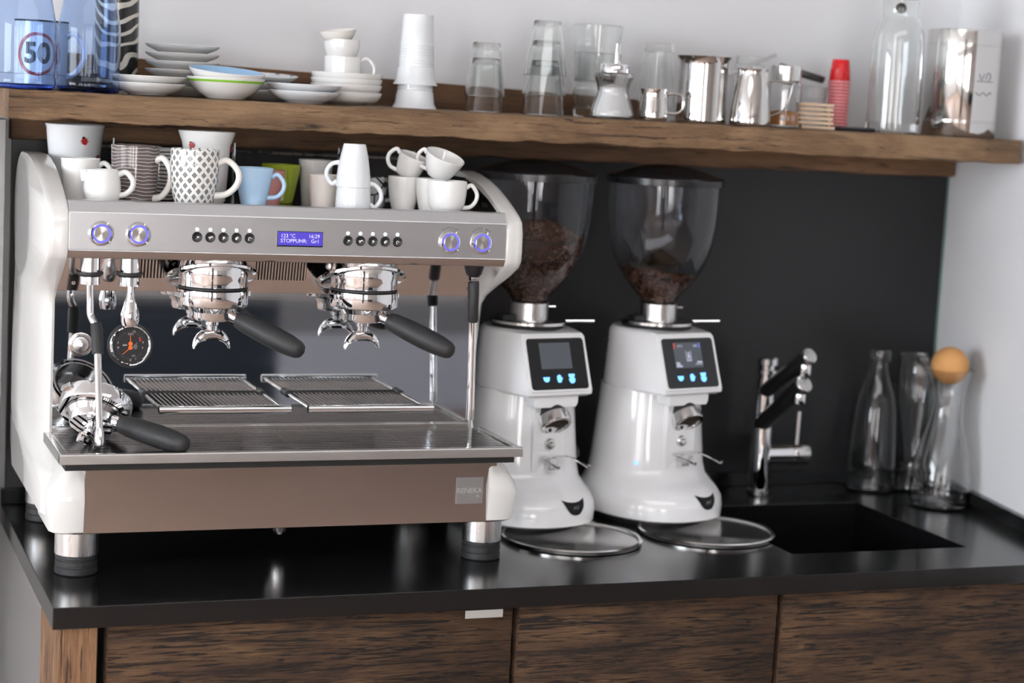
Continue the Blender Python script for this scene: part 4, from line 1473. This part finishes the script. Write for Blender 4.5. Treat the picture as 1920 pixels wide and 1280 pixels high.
vessel('cup', 'pale blue conical cup', 'cup', (0.3400, 0.310, ZT), [(.0165, 0), (.0195, .003), (.0230, .018), (.0285, .045), (.0310, .0625)], .0025, BLUEC, handle=(VA, .016, .050, .020, .0036), group=G)
vessel('cup', 'dusty pink cup showing between the blue and green cups', 'cup', (0.3800, 0.385, ZT), [(.0180, 0), (.0210, .003), (.0260, .030), (.0290, .056)], .0025, PINKC, group=G)
vessel('cup', 'olive green cup with its handle turned to the left', 'cup', (0.4170, 0.445, ZT), [(.0185, 0), (.0220, .003), (.0270, .028), (.0320, .055), (.0330, .0635)], .0025, GREENC, handle=(VA + 195, .016, .052, .017, .0036), group=G)
vessel('cup', 'tall light grey cup behind the beige cup', 'cup', (0.4760, 0.442, ZT), [(.0200, 0), (.0225, .003), (.0265, .050), (.0290, .0705), (.0292, .0735)], .0022, GREYP, group=G, sm=3)
vessel('cup', 'small beige conical cup beside the white upside-down mugs', 'cup', (0.4660, 0.352, ZT), [(.0180, 0), (.0205, .003), (.0240, .036), (.0258, .0535)], .0022, BEIGE, group=G, sm=3)
ECP = [(.0205, 0), (.0225, .003), (.0255, .020), (.0285, .045), (.0292, .066)]
inv = lambda pr, h: pr
vessel('cup', 'lower upside-down white cup with its handle pointing right', 'cup', (0.4985, 0.290, ZT + .0675), [(.0200, 0), (.0225, .004), (.0265, .026), (.0282, .050), (.0283, .0665)], .0025, COOLW, rot=(PI, 0, 0), handle=(-VA, .022, .056, .018, .0036), group=G)
vessel('cup', 'upper upside-down white cup with its handle pointing left', 'cup', (0.4975, 0.290, ZT + .1080), [(.0165, 0), (.0185, .003), (.0235, .026), (.0272, .052), (.0282, .0685)], .0025, COOLW, rot=(PI, 0, 0), handle=(-VA + 180, .031, .062, .017, .0036), group=G)
vessel('cup', 'grey cup with black line drawing behind the white cups', 'cup', (0.5700, 0.412, ZT), [(.0165, 0), (.0190, .003), (.0215, .030), (.0225, .0495)], .0022, WEB, handle=(VA, .012, .040, .015, .0032), group=G)
LUN = [(.0170, 0), (.0195, .003), (.0235, .020), (.0262, .042), (.0268, .0555)]
vessel('cup', 'white cup at the back left of the white cup group', 'cup', (0.6030, 0.352, ZT), LUN, .0024, WHITE, group=G)
vessel('cup', 'tilted white cup on the back left cup, handle to the left', 'cup', (0.6065, 0.352, ZT + .0570), [(.0160, 0), (.0185, .002), (.0225, .016), (.0250, .036)], .0022, WHITE, rot=(math.radians(16), math.radians(14), 0), handle=(VA + 185, .004, .034, .016, .0034), group=G)
vessel('cup', 'white cup in the middle, under the wide tilted cup', 'cup', (0.6400, 0.318, ZT), LUN, .0024, WHITE, group=G)
vessel('cup', 'wide tilted white cup with its opening to the right', 'cup', (0.6480, 0.316, ZT + .0590), [(.0150, 0), (.0190, .002), (.0265, .016), (.0325, .034), (.0335, .038)], .0024, WHITE, rot=(math.radians(20), math.radians(13), 0), handle=(VA + 178, .006, .032, .012, .0032), group=G)
vessel('cup', 'round white cappuccino cup in front, its handle to the right', 'cup', (0.6525, 0.276, ZT), [(.0165, 0), (.0200, .002), (.0285, .014), (.0320, .034), (.0325, .0545)], .0026, WHITE, handle=(VA, .012, .046, .018, .0034), group=G)

# =================================================================== things on the shelf
SZ = 0.7210
SA = 'crockery on the oak shelf'


def plate_prof(R, h, foot):
    return [(foot, 0), (foot + .0025, .0015), (R * .74, h * .34), (R * .92, h * .70), (R, h)]


for x, lab in ((-0.0060, 'blue transparent plastic bottle at the left end of the shelf'), (0.0945, 'second blue transparent plastic bottle, next to the saucers')):
    t = thing('plastic_bottle', lab, 'bottle', (x, 0.432, SZ), group='blue plastic bottles')
    m = MB()
    pr = [(.0470, 0), (.0490, .003), (.0500, .014), (.0480, .024), (.0492, .030), (.0492, .096), (.0475, .112), (.0440, .132), (.0390, .155), (.0320, .178), (.0150, .212), (.0140, .235)]
    m.lathe(shell(smooth_prof(pr, 3), .0011), 56)
    obj('bottle_body', m, BLUEPET, t)
    m = MB(); m.lathe([(0, .0014), (.044, .0014), (.0465, .0040), (.0470, .0085), (.030, .0060), (0, .0090)], 48)
    obj('bottle_base', m, BLUEBASE, t)
    m = MB(); m.lathe([(0, .235), (.0165, .235), (.0170, .237), (.0170, .252), (.0155, .254), (0, .254)], 32, ribs=(32, .01))
    obj('cap', m, pbr('blue_cap', srgb(40, 70, 190), .4, noise=.05), t)
mg = vessel('mug', 'white mug with a red ring and number 50 behind the blue bottles', 'mug', (0.0330, 0.535, SZ), [(.0380, 0), (.0410, .002), (.0418, .010), (.0420, .060), (.0425, .108)], .003, COOLW, handle=(VA, .022, .088, .030, .0050), group=SA, sm=2)
m = MB(); m.lathe([(.0428, .1075), (.0430, .1105), (.0400, .1105), (.0398, .1075)], 44)
obj('rim_band', m, DEC, mg)


def bend(me, R, a0):
    bm_ = bmesh.new()
    bm_.from_mesh(me)
    for _ in range(2):
        bmesh.ops.subdivide_edges(bm_, edges=[e for e in bm_.edges if e.calc_length() > .004], cuts=2, use_grid_fill=False)
    bmesh.ops.triangulate(bm_, faces=bm_.faces[:])
    for v in bm_.verts:
        a = a0 + v.co.x / R
        r = R + v.co.z
        v.co = Vector((r * math.sin(a), -r * math.cos(a), v.co.y))
    bm_.to_mesh(me)
    bm_.free()
    return me


A50 = math.radians(-14)
me = text_mesh('50', .046, .0003, bold=.0014)
me.transform(T(0, .0560, .0012) @ Matrix.Diagonal((.95, 1, 1, 1)))
obj('lettering', bend(me, .0421, A50), DEC, mg)
m = MB()
n = 48
vv = [((r_ * math.cos(2 * PI * i / n)), r_ * math.sin(2 * PI * i / n) + .0560, .0012) for r_ in (.0345, .0295) for i in range(n)]
m.raw(vv, [(i, (i + 1) % n, n + (i + 1) % n, n + i) for i in range(n)])
obj('red_ring', bend(m.mesh('red_ring'), .0421, A50), DECR, mg)
vessel('dark_bowl', 'small dark bowl behind the second blue bottle', 'bowl', (0.1050, 0.560, SZ), [(.014, 0), (.017, .002), (.0225, .014), (.0240, .030)], .002, pbr('dark_glaze', srgb(58, 48, 46), .4, noise=.05))
vessel('zebra_vase', 'tall cylindrical vase with black and cream zebra stripes', 'vase', (0.1650, 0.598, SZ), [(.0340, 0), (.0360, .002), (.0365, .060), (.0360, .130), (.0355, .190), (.0340, .197)], .003, ZEBRA, sm=2, rot=(0, 0, 1.9))
for i in range(6):
    vessel('saucer', 'white saucer, %s from the bottom of the stack of six by the vase' % ORD[i], 'saucer', (0.2690, 0.560, SZ + .0005 + i * .0138), plate_prof(.0625, .0150, .036), .0025, WHITE if i % 2 else CREAM, group='stack of six saucers')
for i in range(2):
    vessel('saucer', ('lower' if i == 0 else 'upper') + ' of two white saucers beside the blue bottles', 'saucer', (0.1930, 0.445, SZ + .0003 + i * .0115), plate_prof(.0600, .0185, .030), .0026, WHITE, group='two saucers by the bottles')
bw = thing('bowl', 'white bowl with a green band, under the blue bowl', 'bowl', (0.3190, 0.445, SZ + .0003), group=SA)
m = MB(); m.lathe(shell(smooth_prof([(.030, 0), (.033, .002), (.048, .012), (.0600, .026), (.0640, .0335)], 4), .0025), 48)
obj('bowl_body', m, WHITE, bw)
m = MB(); m.lathe([(.0608, .0268), (.0631, .0305), (.0622, .0310), (.0600, .0275)], 48)
obj('green_band', m, LINEG, bw)
b2 = thing('bowl', 'white bowl glazed sky blue inside, tipped forward in the green banded bowl', 'bowl', (0.3190, 0.446, SZ + .0150), (math.radians(6), math.radians(2), 0), SA)
m = MB(); m.lathe(shell(smooth_prof([(.024, 0), (.027, .002), (.044, .010), (.0570, .0225), (.0625, .0315)], 4), .0022), 48)
obj('bowl_body', m, WHITE, b2)
m = MB(); m.lathe([(0, .0031)] + [(r - .0024, max(z_, .0031)) for r, z_ in smooth_prof([(.024, 0), (.027, .002), (.044, .010), (.0570, .0225), (.0627, .0318)], 4)] + [(.0612, .0322), (.0604, .0316), (0, .0034)], 48)
obj('blue_glaze', m, BLUEB, b2)
for i in range(2):
    vessel('plate', ['lowest', 'middle'][i] + ' of three small plates against the back strip', 'plate', (0.4180, 0.565, SZ + .0003 + i * .0125), plate_prof(.0560, .0165, .032), .0024, WHITE, group='three plates at the back')
pl = thing('plate', 'uppermost of three small plates against the back strip, with dark rim marks', 'plate', (0.4140, 0.566, SZ + .0003 + 2 * .0125 + .0030), (math.radians(4), 0, 0), 'three plates at the back')
m = MB(); m.lathe(shell(smooth_prof(plate_prof(.0560, .0150, .032), 4), .0024), 44)
obj('plate_body', m, COOLW, pl)
for k in range(10):
    m = MB(); m.box(-.004, .004, -.0012, .0012, -.0003, .0006, M=Rm(2 * PI * k / 10, 'Z') @ T(0, .0525, .0148))
    obj('rim_mark', m, DECG, pl)
for i in range(2):
    vessel('saucer', ('lower' if i == 0 else 'upper') + ' of two white saucers at the middle of the shelf edge', 'saucer', (0.4530 - .002 * i, 0.445, SZ + .0003 + i * .0115), plate_prof(.0605 + .0015 * i, .0185, .030), .0026, COOLW, group='two saucers at the shelf middle')
for i in range(4):
    vessel('deep_saucer', ORD[i] + ' deep white saucer counted from the bottom of the stack under the cups', 'saucer', (0.5420, 0.510, SZ + .0003 + (0 if i == 0 else .0125 + (i - 1) * .0095)), [(.030, 0), (.033, .0015), (.050, .006), (.0590, .014), (.0615, .0215)], .0024, WHITE, group='stack of deep saucers')
zc = SZ + .0125 + 2 * .0095 + .0045
vessel('cup', 'large white cup with a curled handle on the deep saucers', 'cup', (0.5340, 0.510, zc), [(.0270, 0), (.0300, .002), (.0312, .010), (.0314, .045)], .0022, WHITE, handle=(VA, .003, .040, .024, .0028), group=SA, sm=3)
vessel('cup', 'white cup standing in the large cup', 'cup', (0.5310, 0.510, zc + .0400), [(.0180, 0), (.0230, .002), (.0275, .012), (.0300, .020), (.0305, .0335)], .0022, WHITE, group=SA, sm=3)
vessel('cup', 'topmost white cup, tipped over on the cup stack', 'cup', (0.5250, 0.510, zc + .0700), [(.0160, 0), (.0220, .002), (.0285, .010), (.0315, .0190)], .0022, CREAM, rot=(math.radians(3), math.radians(-8), 0), group=SA, sm=3)
TU = [(.0255, 0), (.0268, .003), (.0290, .040), (.0298, .048), (.0318, .080), (.0325, .088), (.0345, .112), (.0385, .1175)]
tu = []
for r_, z_ in smooth_prof([(.0250, 0), (.0262, .002), (.0285, .046)], 2):
    tu.append((r_, z_))
for k in range(8):
    z_ = .048 + k * .005
    r_ = .0286 + (z_ - .046) * .055
    tu += [(r_ + .0004, z_), (r_ + .0004, z_ + .0034), (r_ - .0002, z_ + .0042)]
tu += [(.0320, .092), (.0345, .110), (.0380, .1165), (.0388, .1180)]
for i in range(2):
    vessel('tumbler', ['lower', 'upper'][i] + ' upside-down white ribbed tumbler of the pair beside the glasses', 'tumbler', (0.6640, 0.505, SZ + .1185 + i * .0400), tu, .0012, COOLW, rot=(PI, 0, 0), sm=0, group='upside-down white tumblers')


def drinking_glass(label, x, y, z, h, r0, r1, up, group, base=.010, n=10, flute=0.0):
    """thick-based tumbler"""
    pr = [(r0 * .93, 0), (r0, .0015), (r0 + (r1 - r0) * .15, h * .15), (r0 + (r1 - r0) * .5, h * .5), (r1, h)]
    pr = smooth_prof(pr, 3)
    th = .0016
    out = [(0, .0008)] + pr
    inn = [(max(r - th, .002), zz) for r, zz in pr if zz > base]
    prof = out + [(r1 - th * .5, h + .0006)] + inn[::-1] + [(inn[0][0] - .001, base), (0, base - .001)]
    m = MB(); m.lathe(prof, 48, ribs=(n, flute) if flute else None)
    o_ = obj('drinking_glass', m, GLASSG, loc=(x, y, z if up else z + h + .0006), rot=(0, 0, 0) if up else (PI, 0, 0))
    return tag(o_, label, 'glass', group)


for i in range(2):
    drinking_glass(['lower', 'upper'][i] + ' clear glass of the upside-down pair beside the white tumblers', 0.7920, 0.505, SZ + .0003 + i * .0270, .0925, .0240, .0355, False, 'upside-down pair of glasses')
for i in range(3):
    drinking_glass(ORD[i] + ' clear glass from the bottom of the upside-down stack of three', 0.8960, 0.485, SZ + .0003 + i * .0345, .0945, .0235, .0385, False, 'upside-down stack of three glasses')
for i in range(2):
    drinking_glass(['lower', 'upper'][i] + ' tall clear glass of the upright pair behind the sugar shaker', 1.0270, 0.566, SZ + .0003 + i * .0500, .1150, .0360, .0460, True, 'upright pair of tall glasses', base=.014)
drinking_glass('clear upside-down glass behind the small steel jug', 1.1620, 0.585, SZ + .0003, .1400, .0270, .0385, False, 'single upside-down glasses', base=.014)
drinking_glass('clear upside-down glass behind the steel milk pitcher', 1.3540, 0.585, SZ + .0003, .1280, .0260, .0330, False, 'single upside-down glasses', base=.014)
# sugar shaker
ss = thing('sugar_shaker', 'fluted glass sugar shaker with steel pour spout', 'sugar shaker', (1.0070, 0.435, SZ + .0003))
so = smooth_prof([(.0330, 0), (.0375, .003), (.0385, .010), (.0330, .028), (.0275, .046), (.0300, .062), (.0345, .074), (.0330, .079), (.0270, .081)], 4)
si = [(max(r - .0035, .003), max(z, .004)) for r, z in so]
m = MB(); m.lathe([(0, .0)] + so + si[::-1] + [(0, .004)], 60, ribs=(20, .018))
obj('glass_jar', m, GLASS, ss)
m = MB(); m.lathe([(0, .0045)] + [(max(r - .0042, .003), max(z, .0045)) for r, z in so if z < .058] + [(0, .062)], 40)
obj('sugar', m, SUGAR, ss)
m = MB(); m.lathe([(0, .0965), (.020, .0965), (.0245, .0940), (.0262, .0900), (.0262, .0805), (.0245, .0800), (.0240, .090), (0, .0905)], 40)
ld = obj('lid', m, CHROME, ss)
m = MB(); m.tube([(.004, 0, .0950), (.004, 0, .1180), (.0045, 0, .1310)], [.0052, .0048, .0044], 16)
obj('pour_tube', m, CHROME, ld)
# steel jugs
sj = thing('steel_jug', 'small polished steel creamer with square wire handle', 'jug', (1.0820, 0.425, SZ + .0003), group='steel jugs')
m = MB(); m.lathe(shell(smooth_prof([(.0235, 0), (.0255, .0015), (.0262, .012), (.0245, .030), (.0232, .046), (.0245, .056)], 3), .0010), 44)
obj('jug_body', m, JUGM, sj)
m = MB(); m.tube([(.0225, 0, .047), (.0360, 0, .049), (.0480, 0, .046), (.0530, 0, .036), (.0500, 0, .020), (.0380, 0, .014), (.0245, 0, .015)], .0022, 8, smooth=4, M=Rm(math.radians(VA), 'Z'))
obj('handle', m, CHROME, sj)
pt = thing('steel_pot', 'polished steel pot with flared rim and long upswept wire handle', 'pot', (1.1880, 0.448, SZ + .0003), group='steel jugs')
m = MB(); m.lathe(shell(smooth_prof([(.0425, 0), (.0450, .002), (.0455, .010), (.0445, .060), (.0440, .098), (.0450, .110), (.0500, .119)], 3), .0011), 52)
obj('pot_body', m, JUGM, pt)
ax = Rm(math.radians(VA + 30), 'Z')
m = MB(); m.tube([(.0455, .004, .070), (.0470, .004, .085), (.0520, .003, .089), (.162, 0, .131)], .0032, 8, smooth=4, M=ax)
m.tube([(.0455, -.004, .070), (.0470, -.004, .085), (.0520, -.003, .089), (.162, 0, .131)], .0032, 8, smooth=4, M=ax)
obj('handle', m, POLISH, pt)
mpit = thing('milk_pitcher', 'tapered polished steel milk pitcher with bent strip handle', 'pitcher', (1.2625, 0.400, SZ + .0003), group='steel jugs')
m = MB(); m.lathe(shell(smooth_prof([(.0320, 0), (.0360, .002), (.0365, .014), (.0330, .050), (.0280, .085), (.0272, .0960), (.0285, .1010)], 3), .0011), 48)
obj('pitcher_body', m, JUGM, mpit)
m = MB(); m.tube([(.0285, 0, .079), (.040, 0, .082), (.068, 0, .079), (.072, 0, .074), (.066, 0, .046), (.058, 0, .030), (.0345, 0, .018)], .0042, 8, smooth=4, flat=.45, M=Rm(math.radians(VA), 'Z'))
obj('handle', m, STEEL, mpit)
# glass jar of brown sugar
jr = thing('sugar_jar', 'ribbed glass jar of brown sugar with a steel lid', 'jar', (1.3600, 0.455, SZ + .0003))
jo = smooth_prof([(.0270, 0), (.0300, .002), (.0308, .008), (.0308, .068), (.0290, .078), (.0250, .084), (.0245, .088)], 3)
m = MB(); m.lathe([(0, 0)] + jo + [(max(r - .0024, .003), max(z, .004)) for r, z in jo][::-1] + [(0, .004)], 48, ribs=(16, .012))
obj('glass_jar', m, GLASS, jr)
m = MB(); m.lathe([(0, .0045), (.0265, .0045), (.0275, .008), (.0275, .027), (.012, .031), (0, .030)], 36)
obj('brown_sugar', m, BSUGAR, jr)
m = MB(); m.lathe([(0, .1120), (.0265, .1120), (.0278, .1105), (.0278, .0850), (.0268, .0845), (.0262, .090), (0, .092)], 40)
obj('lid', m, BRUSHED, jr)
mk = MB()
for x, h in ((-.0150, .0095), (-.0122, .0105), (-.0098, .0080), (-.0040, .0090), (-.0012, .0075), (.0050, .0100), (.0092, .0090)):
    mk.tube([(x, .0125, .0003), (x + .0006, .0125 + h, .0003)], .0007, 6)
mk.tube([(-.0150, .0220, .0003), (-.0110, .0170, .0003), (-.0075, .0215, .0003)], .0007, 6)
me = mk.mesh('white_print')
obj('white_print', bend(me, .0312, math.radians(-8)), DECW, jr)
# tubs and lid
for i in range(3):
    vessel('tub', ORD[i] + ' white tub from the bottom, stacked behind the wooden slats', 'tub', (1.4900, 0.585, SZ + .0003 + i * .0270), [(.0265, 0), (.0280, .001), (.0290, .014), (.0302, .021), (.0308, .0255)], .002, COOLW, group='white tubs', sm=2)
bl = vessel('pot_lid', 'dark grey round lid lying tilted on the white tubs', 'lid', (1.4560, 0.572, SZ + .0960), [(.0390, 0), (.0440, .002), (.0458, .006), (.0452, .0130)], .003, pbr('dark_grey_lid', srgb(58, 60, 60), .4, noise=.05), rot=(math.radians(8), math.radians(12), 0), sm=2)
for i in range(6):
    m = MB(); m.box(-.0310 + random.uniform(-.002, .002), .0310 + random.uniform(-.002, .002), -.020, .020, 0, .0058, .0008)
    o_ = obj('wooden_slat', m, STICKW, loc=(1.4290 - .0008 * i, 0.455, SZ + .0003 + i * .0083), rot=(0, 0, math.radians(random.uniform(-24, -16))))
    tag(o_, ORD[i] + ' pale wooden slat from the bottom of the little stack', 'slat', 'stack of wooden slats')
    if i < 5:
        m = MB()
        m.box(-.029, -.024, -.014, .014, .0058, .0082)
        m.box(.020, .025, -.014, .014, .0058, .0082)
        obj('spacer', m, STICKW, o_)
# red cups
rp = [(.0150, 0), (.0160, .0015), (.0178, .018), (.0184, .0185), (.0196, .040), (.0212, .0408), (.0214, .0425)]
NR = 15
for i in range(NR):
    o_ = thing('plastic_cup', 'red plastic cup, %s from the top of the tall upside-down stack' % ORD[i], 'cup', (1.5110, 0.520, SZ + .0455 + (NR - 1 - i) * .0062), (PI, 0, 0), 'stack of red plastic cups')
    m = MB(); m.lathe(shell(rp[:-2], .0008), 28)
    obj('cup_wall', m, REDP, o_)
    m = MB(); m.lathe([(.0188, .0398), (.0214, .0402), (.0216, .0434), (.0206, .0438), (.0188, .0420)], 28)
    obj('rim', m, PINKR, o_)
m = MB(); m.box(-.034, .034, -.0450, .0450, 0, .0070, .002)
o_ = obj('black_case', m, BLACKP, loc=(1.5110, 0.450, SZ + .0003), rot=(0, 0, math.radians(-12)))
bpy.data.objects.remove(o_)
m = MB(); m.box(-.033, .033, -.030, .030, 0, .0070, .002)
o_ = obj('black_case', m, BLACKP, loc=(1.5050, 0.448, SZ + .0003), rot=(0, 0, math.radians(-12)))
tag(o_, 'flat black case lying beside the red cups', 'case')
# tall carafe with ball stopper
ca = thing('glass_carafe', 'tall clear glass carafe with a black ball stopper on the shelf', 'carafe', (1.5830, 0.440, SZ + .0003), group='glass carafes and bottles')
co = smooth_prof([(.0440, 0), (.0480, .003), (.0490, .012), (.0490, .080), (.0475, .150), (.0450, .185), (.0390, .205), (.0330, .215), (.0320, .225), (.0345, .245)], 4)
m = MB(); m.lathe([(0, 0)] + co + [(max(r - .0022, .003), max(z, .018)) for r, z in co][::-1] + [(0, .018)], 56)
obj('carafe_body', m, GLASSG, ca)
m = MB(); m.lathe([(0, .2480), (.030, .2480), (.0360, .2500), (.0365, .2560), (.030, .262), (0, .263)], 40)
st = obj('stopper', m, BLACKP, ca)
m = MB(); m.lathe([(0.0100 * math.sin(PI * i / 12), .2310 - .0100 * math.cos(PI * i / 12)) for i in range(13)], 24)
obj('stopper_ball', m, BLACKP, st)
m = MB(); m.tube([(0, 0, .240), (0, 0, .2485)], .0022, 8)
obj('stopper_pin', m, STEEL, st)
# canister
cn = thing('steel_canister', 'large cylindrical polished steel canister at the right end of the shelf', 'canister', (1.7330, 0.445, SZ + .0003))
m = MB(); m.lathe(shell([(.0660, 0), (.0690, .001), (.0700, .003), (.0700, .1975), (.0698, .1985)], .0012), 72)
obj('canister_body', m, JUGM, cn)
for z in (.0270, .0300, .1690, .1720):
    m = MB(); m.lathe([(.0698, z - .0006), (.0704, z - .0003), (.0704, z + .0003), (.0698, z + .0006)], 72)
    obj('bead', m, POLISH, cn)
m = MB()
pts = [(-.010, .126), (-.006, .118), (-.003, .126), (.003, .118), (.008, .124), (.004, .131), (.000, .128)]
me_ = MB()
for q in ([(-.012, .0), (-.008, -.012), (-.002, .0)], [(.002, -.010), (.004, .0), (.010, .002), (.013, -.006), (.008, -.012)], [(-.018, -.014), (.020, -.014)], [(-.018, -.034), (-.010, -.040), (-.002, -.034), (.006, -.040), (.014, -.034), (.018, -.036)]):
    me_.tube([(x, y + .118, .0003) for x, y in q], .0007, 6, smooth=3)
obj('engraving', bend(me_.mesh('engraving'), .0701, math.radians(2)), DECG, cn)
# =================================================================== glass on the worktop
GG = 'glass carafes and bottles'


def glass_bottle(name, label, cat, loc, prof, th, base):
    co_ = smooth_prof(prof, 5)
    m_ = MB(); m_.lathe([(0, 0)] + co_ + [(max(r - th, .003), max(z, base)) for r, z in co_][::-1] + [(0, base)], 56)
    o_ = obj(name, m_, GLASS, loc=loc)
    return tag(o_, label, cat, GG)


glass_bottle('glass_bottle', 'empty clear glass bottle with a lipped neck against the splashback', 'bottle', (1.7130, 0.624, 0.0004), [(.044, 0), (.0480, .004), (.0485, .020), (.0440, .120), (.0380, .180), (.0240, .225), (.0185, .248), (.0185, .262), (.0225, .266), (.0225, .280), (.0200, .286)], .0025, .006)
glass_bottle('glass_vase', 'clear glass carafe with a wide mouth behind the cork stoppered one', 'carafe', (1.8020, 0.610, 0.0004), [(.030, 0), (.0340, .003), (.0345, .010), (.0245, .045), (.0230, .070), (.0330, .130), (.0430, .190), (.0445, .235), (.0430, .262), (.0460, .276)], .0022, .006)
cb_ = thing('glass_carafe', 'waisted clear glass carafe stopped with a cork ball', 'carafe', (1.7700, 0.462, 0.0004), group=GG)
co = smooth_prof([(.050, 0), (.0560, .004), (.0590, .020), (.0580, .060), (.0480, .115), (.0350, .165), (.0300, .200), (.0320, .230), (.0420, .258), (.0490, .270)], 5)
m = MB(); m.lathe([(0, 0)] + co + [(max(r - .0022, .003), max(z, .007)) for r, z in co][::-1] + [(0, .007)], 56)
obj('carafe_body', m, GLASS, cb_)
m = MB(); m.lathe([(.0365 * math.sin(PI * i / 20), .2770 - .0365 * math.cos(PI * i / 20)) for i in range(21)], 40)
obj('cork_ball', m, CORK, cb_)
